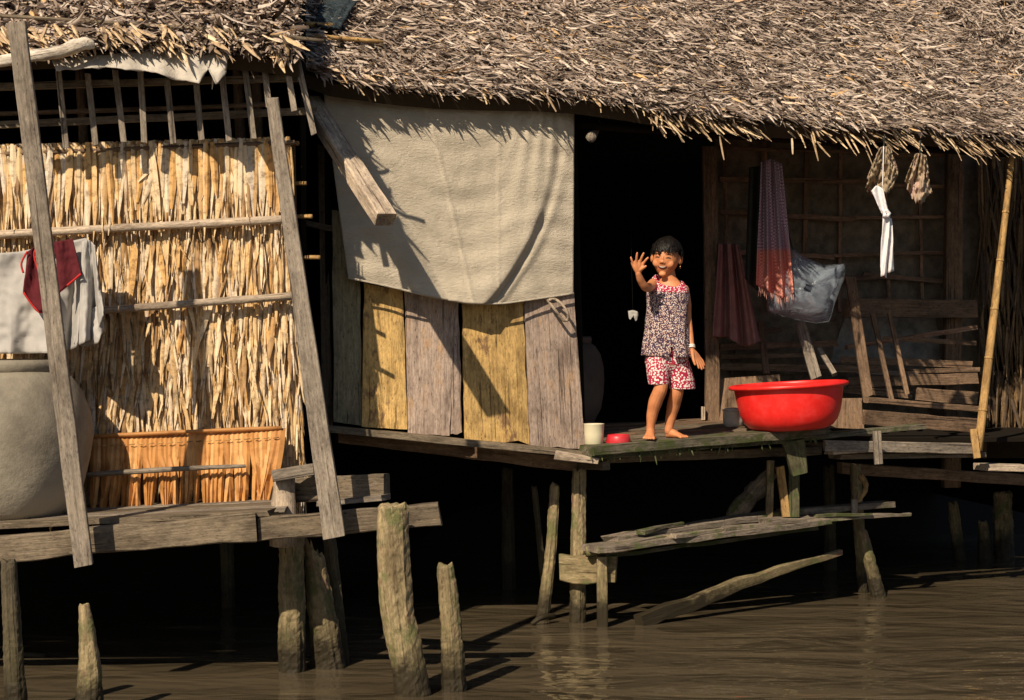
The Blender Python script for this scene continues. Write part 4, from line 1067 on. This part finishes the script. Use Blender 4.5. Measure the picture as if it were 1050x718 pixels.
hp = [c + Vector((r0 * .5, r0 * .8, h0 * .82)), c + Vector((r0 * .85, r0 * 1.4, h0 * .72)), c + Vector((r0 * .85, r0 * 1.4, h0 * .35)), c + Vector((r0 * .5, r0 * .8, h0 * .2))]
log('handle', hp, .006, M['cream'], MUG, sides=8, rough=0)
c = P(634, 455, 10.13)
r0 = 13.2 / FPX * 10.1; h0 = 9.5 / FPX * 10.1
o = lathe('red_dish', c, [(r0 * .98, 0), (r0, .004), (r0 * .9, h0 * .7), (r0 * .82, h0), (r0 * .74, h0), (r0 * .70, h0 * .8), (r0 * .68, h0 * .5)], plastic('dark_red_plastic', (.50, .02, .03)), None, n=36)
tag(o, 'small dark red upturned dish on the deck beside the mug', 'dish')
c = P(752, 439, 10.95); r0 = 11 / FPX * 10.95; h0 = 20 / FPX * 10.95
POT = thing('metal_pot', 'small dull metal pot half hidden behind the red basin', 'pot', c)
M['alu'] = simple('dull_aluminium', (.60, .58, .53), .5, .5, metal=.05)
lathe('bowl', c, [(r0 * .7, 0), (r0 * .9, .02), (r0 * .98, h0 * .4), (r0 * .95, h0 * .85), (r0 * 1.0, h0 * .88), (r0 * .9, h0 * .88), (r0 * .85, h0 * .5), (r0 * .6, .02)], M['alu'], POT, n=36)
lathe('lid', c, [(r0 * 1.06, h0 * .9), (r0 * 1.08, h0 * .93), (r0 * .7, h0 * 1.02), (r0 * .2, h0 * 1.05), (r0 * .05, h0 * 1.05)], M['alu'], POT, n=36)

# ------------------------------------------------------------------ neighbour's roof behind, top right
NB = thing('neighbour_hut', 'golden thatched roof corner of the next hut at the top right', 'hut', (6.0, 17.5, .2))
thatch_roof(NB, [(985, 118, 17.0), (1050, 118, 17.2), (1150, 118, 17.6)], (-.05, 1.0), 3.6, 4.6, 15000, (.2, .5), .17, .016, back=2.0)
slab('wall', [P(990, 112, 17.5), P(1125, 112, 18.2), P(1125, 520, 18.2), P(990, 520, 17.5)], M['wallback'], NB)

# ------------------------------------------------------------------ the child waving on the deck
def skin_mat():
    m, n, l, b = mat_new('sunlit_skin')
    mp = obj_coords(n, l, (1, 1, 1), False); nn = tex_noise(n, l, mp.outputs[0], 30, 5, .6)
    r = ramp(n, [(.3, (.50, .19, .080)), (.7, (.62, .255, .115))]); l.new(nn.outputs[0], r.inputs[0]); l.new(r.outputs[0], b.inputs['Base Color'])
    b.inputs['Roughness'].default_value = .5; b.inputs['Specular IOR Level'].default_value = .35
    b.inputs['Subsurface Weight'].default_value = .12; b.inputs['Subsurface Radius'].default_value = (.012, .004, .002)
    return m
M['skin'] = skin_mat()
def dots(name, base, spot, scale, thr, base2=None):
    m, n, l, b = mat_new(name)
    mp = obj_coords(n, l, (1, 1, 1), False)
    v = n.new('ShaderNodeTexVoronoi'); v.inputs['Scale'].default_value = scale; l.new(mp.outputs[0], v.inputs['Vector'])
    r = ramp(n, [(thr, spot), (thr + .08, base)]); l.new(v.outputs['Distance'], r.inputs[0])
    col = r.outputs[0]
    if base2:
        hs = n.new('ShaderNodeSeparateColor'); l.new(v.outputs['Color'], hs.inputs[0])
        r2 = ramp(n, [(.45, (1, 1, 1)), (.5, base2)]); l.new(hs.outputs[0], r2.inputs[0]); col = mixc(n, l, 1.0, col, r2.outputs[0], 'MULTIPLY')
    l.new(col, b.inputs['Base Color']); b.inputs['Roughness'].default_value = .9; b.inputs['Specular IOR Level'].default_value = .15
    return m
M['blouse'] = dots('blouse_print', (.065, .045, .08), (.64, .54, .49), 140, .40, (.9, .72, .66))
M['yokeprint'] = dots('yoke_print', (.36, .025, .065), (.74, .66, .64), 118, .36)
M['crimson'] = dots('crimson_print', (.36, .025, .06), (.76, .70, .66), 88, .41)
M['hair'] = simple('black_hair', (.008, .006, .005), .48, .16, var=.2)
M['dkline'] = simple('dark_lash', (.015, .010, .008), .6)
M['teeth'] = simple('teeth', (.72, .68, .58), .3, var=.03)
M['lip'] = simple('lips', (.36, .10, .07), .45)
M['mouth'] = simple('mouth_inside', (.10, .02, .02), .6)

GD = 10.22
GIRL = thing('person', 'smiling small child in dotted blouse and crimson shorts waving from the doorway deck', 'person', P(680, 450, GD))
def G(x, y, dd=0.0): return P(x, y, GD + dd)

def loft(V, F, rings):
    """rings of equal length; closed with end fans"""
    o = len(V); n = len(rings[0])
    for r_ in rings: V.extend(r_)
    for i in range(len(rings) - 1):
        for k in range(n):
            F.append((o + i * n + k, o + i * n + (k + 1) % n, o + (i + 1) * n + (k + 1) % n, o + (i + 1) * n + k))
    F.append(tuple(o + k for k in range(n))[::-1]); q = o + (len(rings) - 1) * n; F.append(tuple(q + k for k in range(n)))

def limb(V, F, pts, rad, n=14, sub=6):
    """tapered limb with rounded ends along a smooth path"""
    pts = [Vector(p) for p in pts]
    Q, Rr = [], []
    for i in range(len(pts) - 1):
        a, b, c_, d = pts[max(i - 1, 0)], pts[i], pts[i + 1], pts[min(i + 2, len(pts) - 1)]
        for k in range(sub):
            t = k / sub
            Q.append(0.5 * ((2 * b) + (c_ - a) * t + (2 * a - 5 * b + 4 * c_ - d) * t * t + (3 * b - a - 3 * c_ + d) * t ** 3))
            s = t * t * (3 - 2 * t); Rr.append(rad[i] + (rad[i + 1] - rad[i]) * s)
    Q.append(pts[-1]); Rr.append(rad[-1])
    a0 = (Q[1] - Q[0]).normalized(); a1 = (Q[-1] - Q[-2]).normalized()
    Q = [Q[0] - a0 * Rr[0] * .9, Q[0] - a0 * Rr[0] * .6] + Q + [Q[-1] + a1 * Rr[-1] * .6, Q[-1] + a1 * Rr[-1] * .9]
    Rr = [Rr[0] * .42, Rr[0] * .8] + Rr + [Rr[-1] * .8, Rr[-1] * .42]
    s = None; rings = []
    for i, q in enumerate(Q):
        a = (Q[min(i + 1, len(Q) - 1)] - Q[max(i - 1, 0)]).normalized()
        if s is None:
            ref = Vector((0, 1, 0)) if abs(a.y) < .8 else Vector((0, 0, 1)); s = a.cross(ref)
        s = (s - a * s.dot(a)).normalized(); t = a.cross(s)
        rings.append([q + (s * math.cos(2 * math.pi * k / n) + t * math.sin(2 * math.pi * k / n)) * Rr[i] for k in range(n)])
    loft(V, F, rings)

def ering(c_, rx, ry, n=28, yaw=0.0, sup=2.0):
    out = []
    for k in range(n):
        an = 2 * math.pi * k / n
        cx_, sy = math.cos(an), math.sin(an)
        x = rx * math.copysign(abs(cx_) ** (2 / sup), cx_); y = ry * math.copysign(abs(sy) ** (2 / sup), sy)
        out.append(Vector(c_) + Vector((x * math.cos(yaw) - y * math.sin(yaw), x * math.sin(yaw) + y * math.cos(yaw), 0)))
    return out

def ball(V, F, c_, rx, ry, rz, rot=None, n=16, m=10):
    rings = []
    for j in range(1, m):
        th = math.pi * j / m
        rings.append([Vector(c_) + (rot @ Vector((rx * math.sin(th) * math.cos(2 * math.pi * k / n), ry * math.sin(th) * math.sin(2 * math.pi * k / n), -rz * math.cos(th))) if rot else Vector((rx * math.sin(th) * math.cos(2 * math.pi * k / n), ry * math.sin(th) * math.sin(2 * math.pi * k / n), -rz * math.cos(th)))) for k in range(n)])
    loft(V, F, rings)

S_ = GD / FPX                                        # metres per picture unit at the child
V, F = [], []
YAW = R(-14)                                          # chest turned a little to the picture's left
# torso
tor = [(374, 683.5, 20, .55), (362, 683.5, 20, .58), (345, 683, 18, .6), (328, 683.5, 17.5, .6), (312, 684, 18.5, .58), (301, 684.5, 19, .56), (294, 685.5, 17, .52), (289, 686, 11, .62), (284, 686, 7.2, .95), (278, 685, 7.0, .98)]
loft(V, F, [ering(G(x, y), hw * S_, hw * S_ * k, yaw=YAW) for (y, x, hw, k) in tor])
# raised right arm: shoulder, elbow towards the viewer, wrist up
limb(V, F, [G(670, 291, 0), G(665.5, 294.5, -.10), G(661.5, 294.5, -.18), G(657, 287.5, -.22), G(654.5, 280.5, -.245)], [.029, .025, .022, .0195, .0155])
# right hand, palm to the viewer
wr_ = G(654.5, 281, -.245)
kn_ = [G(648.6, 269.8, -.255), G(652.2, 268.0, -.262), G(656.2, 267.8, -.262), G(659.6, 269.6, -.258)]
tips = [G(646.9, 264.0, -.270), G(653.4, 259.6, -.285), G(660.0, 259.8, -.285), G(664.4, 264.4, -.275)]
for k_, t_, rr_ in zip(kn_, tips, (.0056, .0062, .0064, .0062)):
    limb(V, F, [wr_, wr_.lerp(k_, .55), k_], [.011, .0125, .0098], n=10, sub=4)
    md = k_.lerp(t_, .5) + Vector((0, -.004, 0))
    limb(V, F, [k_.lerp(wr_, .15), md, t_], [.0080, rr_ + .0006, rr_ - .0006], n=10, sub=4)
limb(V, F, [G(655.5, 277.5, -.25), G(659.0, 275.2, -.265), G(662.2, 273.0, -.275)], [.0115, .0085, .0062], n=10, sub=4)
# left arm hanging a little away from the body
limb(V, F, [G(701.5, 297, .01), G(704.0, 311, .02), G(705.0, 325, .025), G(707.0, 342, .0), G(709.3, 357, -.03)], [.027, .025, .0215, .0205, .0150])
wl_ = G(709.4, 358, -.03)
kn_ = [G(711.2, 367.5, -.055), G(713.3, 367.6, -.045), G(715.2, 367.2, -.032), G(716.8, 366.2, -.018)]
tips = [G(716.6, 377.5, -.062), G(719.6, 378.6, -.05), G(721.6, 377.8, -.034), G(722.2, 374.6, -.016)]
for k_, t_, rr_ in zip(kn_, tips, (.0062, .0064, .0062, .0056)):
    limb(V, F, [wl_, wl_.lerp(k_, .55), k_], [.0105, .0115, .0092], n=10, sub=4)
    md = k_.lerp(t_, .5) + Vector((.004, 0, .003))
    limb(V, F, [k_.lerp(wl_, .15), md, t_], [.0078, rr_ + .0005, rr_ - .0006], n=10, sub=4)
limb(V, F, [G(709.8, 361.5, -.045), G(711.0, 368.5, -.075), G(712.8, 374.0, -.085)], [.0105, .0080, .0060], n=10, sub=4)
# legs
limb(V, F, [G(674.5, 368, 0), G(676, 384, -.03), G(677.5, 397.5, -.055), G(672.5, 411, -.03), G(669, 424, -.01), G(667.2, 437, .0), G(667, 441.5, .0)], [.052, .046, .037, .0375, .031, .0225, .0225])
limb(V, F, [G(693.5, 368, .03), G(694, 386, .02), G(694, 401, .01), G(691, 414, .045), G(688, 427, .06), G(686, 438, .06), G(685.5, 442, .06)], [.052, .045, .036, .0365, .030, .0225, .022])
ZF = P(680, 450.3, GD - .05).z
def foot(heel, toe, wd):
    heel, toe = Vector(heel), Vector(toe)
    a = (toe - heel); L = a.length; a.normalize(); s = a.cross(Vector((0, 0, 1))).normalized()
    rings = []
    for t, w_, h in ((-.10, .35, .020), (0.0, .75, .034), (.15, .85, .050), (.35, .82, .046), (.55, .90, .034), (.75, 1.0, .024), (.86, .95, .018), (.92, .6, .012)):
        q = heel + a * (L * t)
        rings.append([q + s * (w_ * wd / 2 * math.cos(2 * math.pi * k / 16)) + Vector((0, 0, h / 2 + h / 2 * math.sin(2 * math.pi * k / 16))) for k in range(16)])
    loft(V, F, rings)
    for i in range(5):
        f = (i - 2) / 2.3
        q0 = heel + a * (L * .80) + s * (f * wd * .46) + Vector((0, 0, .009)); q1 = heel + a * (L * (1.02 - .05 * abs(i - 1))) + s * (f * wd * .50) + Vector((0, 0, .007))
        limb(V, F, [q0, q0.lerp(q1, .5) + Vector((0, 0, .002)), q1], [.009, .0078, .0068 + (.002 if i == FT else 0)], n=8, sub=3)
def flat(v): v = Vector(v); v.z = ZF; return v
FT = 0
foot(flat(G(667.2, 446, .015)), flat(G(665, 449, -.125)), .062)
FT = 4
foot(flat(G(685, 446, .075)), flat(G(703, 449, .005)), .058)
# head
HC = G(683.0, 265.0, -.005)
HROT = Matrix.Rotation(R(-17), 3, 'Z') @ Matrix.Rotation(R(5), 3, 'Y') @ Matrix.Rotation(R(2), 3, 'X')
def H(x, y, z): return HC + HROT @ Vector((x, y, z))      # face looks towards -y
rx, ry, rz = .0690, .086, .103
rings = []
for j in range(1, 24):
    th = math.pi * j / 24; z = -math.cos(th)
    ring = []
    for k in range(32):
        an = 2 * math.pi * k / 32
        x = math.sin(th) * math.cos(an); y = math.sin(th) * math.sin(an)
        jaw = 1 - .30 * max(0, -z - .10) ** 1.2
        xx = x * jaw; yy = y * (1 - .05 * max(0, -z)) if y < 0 else y * (1.0 - .30 * max(0, -z))
        if y < 0: yy = math.copysign(abs(yy) ** .88, yy)
        ring.append(H(rx * xx, ry * yy, rz * z))
    rings.append(ring)
loft(V, F, rings)
ball(V, F, H(0, -.085, -.018), .0115, .011, .009, HROT)                    # nose
ball(V, F, H(0, -.082, -.004), .008, .010, .022, HROT)
for sx in (-1, 1):
    ball(V, F, H(sx * .010, -.083, -.023), .0065, .007, .006, HROT)
    ball(V, F, H(sx * .031, -.0605, -.027), .027, .0150, .023, HROT)        # round smiling cheeks
    ball(V, F, H(sx * .0775, .006, .0), .010, .018, .028, HROT @ Matrix.Rotation(R(-22 * sx), 3, 'Z'))   # ears
ball(V, F, H(0, -.058, -.084), .020, .015, .013, HROT)                    # chin
def remesh_obj(name, V, F, vox, mat, parent, smooth_it=3):
    me = bpy.data.meshes.new(name); me.from_pydata([tuple(v) for v in V], [], F); me.update()
    t = bpy.data.objects.new(name + '_src', me); C.objects.link(t)
    bm = bmesh.new(); bm.from_mesh(me); bmesh.ops.recalc_face_normals(bm, faces=bm.faces); bm.to_mesh(me); bm.free()
    m = t.modifiers.new('r', 'REMESH'); m.mode = 'VOXEL'; m.voxel_size = vox
    if smooth_it:
        s = t.modifiers.new('s', 'SMOOTH'); s.iterations = smooth_it; s.factor = .5
    dg = bpy.context.evaluated_depsgraph_get(); dg.update()
    me2 = bpy.data.meshes.new_from_object(t.evaluated_get(dg))
    bpy.data.objects.remove(t)
    co = [v.co.copy() for v in me2.vertices]; fc = [tuple(p.vertices) for p in me2.polygons]
    o = mesh_obj(name, co, fc, mat, parent, smooth=True)
    return o, co, fc
body, bco, bfc = remesh_obj('body', V, F, .0027, M['skin'], GIRL, 5)
BVH = BVHTree.FromPolygons(bco, bfc)
FWD = HROT @ Vector((0, 1, 0))
def on_face(x, z, off=.001):
    h = BVH.ray_cast(H(x, -.25, z), FWD)
    p = h[0] if h[0] is not None else H(x, -.085, z)
    return p - FWD * off
def face_patch(name, outline, mat, off=.0012, parent=body, th=.002):
    """filled outline laid on the face, rings shrinking to the middle"""
    n = len(outline); cx_ = sum(p[0] for p in outline) / n; cz_ = sum(p[1] for p in outline) / n
    V, F = [], []
    for s in (1.0, .8, .55, .25):
        for (x, z) in outline: V.append(on_face(cx_ + (x - cx_) * s, cz_ + (z - cz_) * s, off + th * (1 - s)))
    for j in range(3):
        for k in range(n): F.append((j * n + k, j * n + (k + 1) % n, (j + 1) * n + (k + 1) % n, (j + 1) * n + k))
    F.append(tuple(3 * n + k for k in range(n)))
    return mesh_obj(name, V, F, mat, parent, smooth=True)
def lens(cx_, cz_, hw, up_, dn_, tilt=0.0, n=18, curve=0.0):
    out = []
    for k in range(n):
        an = 2 * math.pi * k / n; x = math.cos(an) * hw; s = math.sin(an)
        z = s * (up_ if s > 0 else dn_) + tilt * x + curve * (x / hw) ** 2
        out.append((cx_ + x, cz_ + z))
    return out
for sx in (-1, 1):
    face_patch('eye', lens(sx * .0295, .004, .0135, .0044, .0028, 0, curve=-.0030), M['dkline'], .0006, th=.001)
    face_patch('eyebrow', lens(sx * .031, .0215, .0150, .0030, .0016, 0, curve=-.004), M['hair'], .0006, th=.001)
face_patch('lips', lens(0, -.0490, .0265, .0065, .0115, curve=.0075), M['lip'], .0008, th=.0012)
mo = face_patch('mouth_opening', lens(0, -.0490, .0230, .0040, .0085, curve=.0065), M['mouth'], .0026, th=.0004)
face_patch('teeth', lens(0, -.0470, .0185, .0026, .0026, curve=.0050), M['teeth'], .0036, th=.0005)
# hair: cap with fringe, strands laid over it
def hair_keep(x, y, z):
    # in units of the head radii; front is -y
    if z < -.62: return False
    front = -y
    if front > .12 + .10 * (z < -.1) and z < .36 + .13 * x + .09 * math.sin(x * 13 + 1.0) + .06 * math.sin(x * 37) + .04 * math.sin(x * 67): return False
    if front > -.30 and z < .16 and x > .2: return False                  # clear of the visible ear
    if front > -.22 and z < .05 and x < -.2: return False
    return True
Vh, Fh = [], []; idx = {}
nn_, mm_ = 72, 44
grid = [[None] * nn_ for _ in range(mm_ + 1)]
for j in range(mm_ + 1):
    th = math.pi * j / mm_
    for k in range(nn_):
        an = 2 * math.pi * k / nn_
        u_ = Vector((math.sin(th) * math.cos(an), math.sin(th) * math.sin(an), math.cos(th)))
        puff = 1.09 + .06 * max(0, u_.z) + .05 * max(0, u_.y) + .05 * max(0, u_.x) * max(0, u_.z + .3) + .012 * math.sin(an * 17 + 3 * th) + .07 * nz(u_ * 2.3, 1.0, 4.4)
        jw = 1 if u_.z > -.1 else 1 - .18 * (-u_.z - .1)
        grid[j][k] = (u_, H(rx * 1.16 * puff * u_.x * jw, ry * puff * u_.y * (1 if u_.y > 0 else 1.0), rz * puff * u_.z))
for j in range(mm_):
    for k in range(nn_):
        q = [grid[j][k], grid[j + 1][k], grid[j + 1][(k + 1) % nn_], grid[j][(k + 1) % nn_]]
        c_ = sum((a[0] for a in q), Vector()) / 4
        if hair_keep(*c_):
            ids = []
            for (jj, kk) in ((j, k), (j + 1, k), (j + 1, (k + 1) % nn_), (j, (k + 1) % nn_)):
                key = (jj, kk if jj not in (0, mm_) else 0)
                if key not in idx: idx[key] = len(Vh); Vh.append(grid[jj][kk][1])
                ids.append(idx[key])
            ids = list(dict.fromkeys(ids))
            if len(ids) > 2: Fh.append(tuple(ids))
hair = mesh_obj('hair', Vh, Fh, M['hair'], GIRL, smooth=True)
sm = hair.modifiers.new('thickness', 'SOLIDIFY'); sm.thickness = .012; sm.offset = -1
B_, D_, N_, L_ = [], [], [], []
for i in range(620):
    an = random.uniform(0, 2 * math.pi); zz = random.uniform(-.35, .92)
    r_ = math.sqrt(1 - zz * zz); x, y = r_ * math.cos(an), r_ * math.sin(an)
    if i < 130: x = random.uniform(-.8, .8); zz = random.uniform(.46, .70); y = -math.sqrt(max(.02, 1 - x * x * .8 - zz * zz))
    elif not hair_keep(x, y, zz - .12): continue
    p = H(rx * 1.27 * x, ry * 1.14 * y, rz * 1.14 * zz)
    nr_ = HROT @ Vector((x / rx, y / ry, zz / rz)).normalized()
    dn = HROT @ Vector((x * .25 + .22 + random.gauss(0, .26), y * .25 + random.gauss(0, .18), -1))
    dn = dn - nr_ * dn.dot(nr_) - nr_ * .10
    B_.append(list(p)); D_.append(list(dn)); N_.append(list(nr_)); L_.append(random.uniform(.014, .040) if i < 130 else (random.uniform(.012, .028) if y < -.1 else random.uniform(.03, .07)))
for i in range(70):                                        # loose ends round the sides and nape
    an = random.uniform(.35, 1.2); x, y = math.cos(an), math.sin(an) + .15; zz = random.uniform(-.1, .75)
    r_ = math.sqrt(max(.05, 1 - zz * zz * .9)); nr_ = HROT @ Vector((x, y, zz * .4)).normalized()
    B_.append(list(H(rx * 1.25 * x * r_, ry * 1.1 * y * r_, rz * 1.1 * zz))); N_.append(list(nr_))
    D_.append(list(HROT @ Vector((x * .22 + random.gauss(0, .15), y * .2, -1)))); L_.append(random.uniform(.025, .05))
nS = len(B_)
hs_ = strips('hair_strands', np.array(B_), np.array(D_), np.array(N_), np.array(L_), rng.uniform(.003, .008, nS), rng.normal(-.05, .06, nS), rng.normal(0, .3, nS), M['hair'], hair, tip=.1)
stuff(hs_)
# blouse
NSEG = 72
def blouse_ring(y, x, hw, k, dip=0.0, tilt=0.0, wav=0.0):
    out = []
    for i in range(NSEG):
        an = 2 * math.pi * i / NSEG
        cx_, sy = math.cos(an), math.sin(an)
        lx = hw * S_ * math.copysign(abs(cx_) ** .85, cx_); ly = hw * S_ * k * math.copysign(abs(sy) ** .85, sy)
        wv = 1 + wav * math.sin(an * 9 + 1) + wav * .6 * math.sin(an * 5)
        lx *= wv; ly *= wv
        p = G(x, y) + Vector((lx * math.cos(YAW) - ly * math.sin(YAW), lx * math.sin(YAW) + ly * math.cos(YAW), 0))
        rad_ = .006 * nz((an * 1.6, y * .05, 3.1), 1.0) + .004 * math.sin(an * 7 + y * .09) * nz((an * 2.0, y * .03, 7.7), 1.0) * 2
        if y > 300: p += Vector((lx, ly, 0)).normalized() * rad_
        fr_ = max(0, -sy)
        p.z += tilt * lx - dip * fr_ ** 1.5 * S_
        out.append(p)
    return out
keys = [(365.5, 683.2, 25.5, .66, 0, -.05, .035), (358, 683.0, 24.6, .66, 0, -.03, .028), (348, 682.8, 23.2, .66, 0, 0, .02), (336, 683.2, 21.6, .66, 0, 0, .012), (324, 683.6, 20.8, .66, 0, 0, .006), (312, 684, 21.0, .65, 0, 0, .004), (303, 684.4, 21.4, .63, 0, -.03, 0),
        (297, 685, 20.6, .60, 0, -.10, 0), (292, 685.6, 18.8, .58, 2, -.18, 0), (288, 686, 16.0, .60, 6, -.24, 0), (285.5, 686, 13.4, .66, 10.5, -.26, 0)]
rings = []
for a, b_ in zip(keys, keys[1:]):
    for s in range(4):
        t = s / 4; rings.append(blouse_ring(*[p + (q - p) * t for p, q in zip(a, b_)]))
rings.append(blouse_ring(*keys[-1]))
Vb = [v for r_ in rings for v in r_]
def px_of(v): return (CX + v.x / v.y * FPX, HY - (v.z - CAMZ) / v.y * FPX)
Fb, Fy = [], []
for i in range(len(rings) - 1):
    for k in range(NSEG):
        f = (i * NSEG + k, i * NSEG + (k + 1) % NSEG, (i + 1) * NSEG + (k + 1) % NSEG, (i + 1) * NSEG + k)
        c_ = sum((Vb[q] for q in f), Vector()) / 4; X, Y = px_of(c_)
        if c_.y < GD and abs(X - (690.2 - (Y - 352) * .12)) < max(0, (Y - 352) * .16): continue     # open slit under the last button
        (Fy if i >= 26 else Fb).append(f)
def sub_mesh(name, V, F, mat, parent, th):
    used = sorted({q for f in F for q in f}); mp_ = {q: i for i, q in enumerate(used)}
    o = mesh_obj(name, [V[q] for q in used], [tuple(mp_[q] for q in f) for f in F], mat, parent, smooth=True)
    s = o.modifiers.new('thickness', 'SOLIDIFY'); s.thickness = th; s.offset = 1
    return o
blouse = sub_mesh('blouse', Vb, Fb, M['blouse'], GIRL, .003)
sub_mesh('yoke', Vb, Fy, M['yokeprint'], blouse, .004)
BB = BVHTree.FromPolygons(Vb, Fb + Fy)
M['button'] = simple('pale_button', (.75, .72, .70), .3)
for (x, y) in ((690.5, 313), (690, 324), (689.8, 337), (690, 348)):
    o_ = Vector((0, 0, CAMZ)); h = BB.ray_cast(o_, (G(x, y) - o_).normalized())
    if h[0]:
        vv, ff = [], []; ball(vv, ff, h[0] + Vector((0, -.003, 0)), .006, .0035, .006, n=10, m=6); mesh_obj('button', vv, ff, M['button'], blouse, smooth=True)
vv = []
for y in np.linspace(302, 351, 22):
    h = BB.ray_cast(Vector((0, 0, CAMZ)), (G(690, y) - Vector((0, 0, CAMZ))).normalized())
    if h[0]: vv.append(h[0] + Vector((0, -.0035, 0)))
log('placket', vv, .0028, M['blouse'], blouse, sides=6, sub=1, rough=0)
# shorts
V, F = [], []
loft(V, F, [ering(G(683.5, y, .01), hw * S_, hw * S_ * k, yaw=YAW) for y, hw, k in ((346, 18.5, .66), (356, 21, .66), (366, 22.6, .64), (373, 22.6, .58), (379, 20, .46), (385, 15, .3))])
def leg_sleeve(pts):
    loft(V, F, [ering(G(x, y, dd), hw * S_, hw * S_ * k, yaw=YAW) for (x, y, dd, hw, k) in pts])
leg_sleeve([(674.8, 362, 0, 11, 1.1), (674.5, 369, -.01, 12.2, 1.1), (674.5, 378, -.02, 12.2, 1.1), (675, 388, -.03, 11.2, 1.1), (675.6, 394.5, -.035, 10.8, 1.1)])
leg_sleeve([(693, 362, .02, 11, 1.1), (694, 370, .02, 12.3, 1.1), (696.6, 379, .025, 12.8, 1.1), (698.6, 390, .03, 13.8, 1.05), (699.6, 399, .03, 13.6, 1.05)])
remesh_obj('shorts', V, F, .004, M['crimson'], GIRL, 2)
# bracelet, earring
a = (G(709.3, 357, -.03) - G(707.0, 342, 0)).normalized(); cB = G(708.6, 355.8, -.027)
M['brace'] = simple('white_bracelet', (.78, .76, .72), .3)
ref = a.cross(Vector((0, 1, 0))).normalized(); t2 = a.cross(ref)
for off in (-.006, .004):
    log('bracelet', [cB + a * off + (ref * math.cos(q) + t2 * math.sin(q)) * .0185 for q in np.linspace(0, 2 * math.pi, 15)], .0048, M['brace'], GIRL, sides=7, sub=2, rough=0)
M['gold'] = simple('gold', (.75, .48, .12), .25, metal=1.0)
ec = H(.0795, -.002, -.032)
log('earring', [ec + Vector((.0, .008 * math.cos(q), -.008 + .008 * math.sin(q))) for q in np.linspace(0, 2 * math.pi, 11)], .002, M['gold'], GIRL, sides=6, sub=2, rough=0)
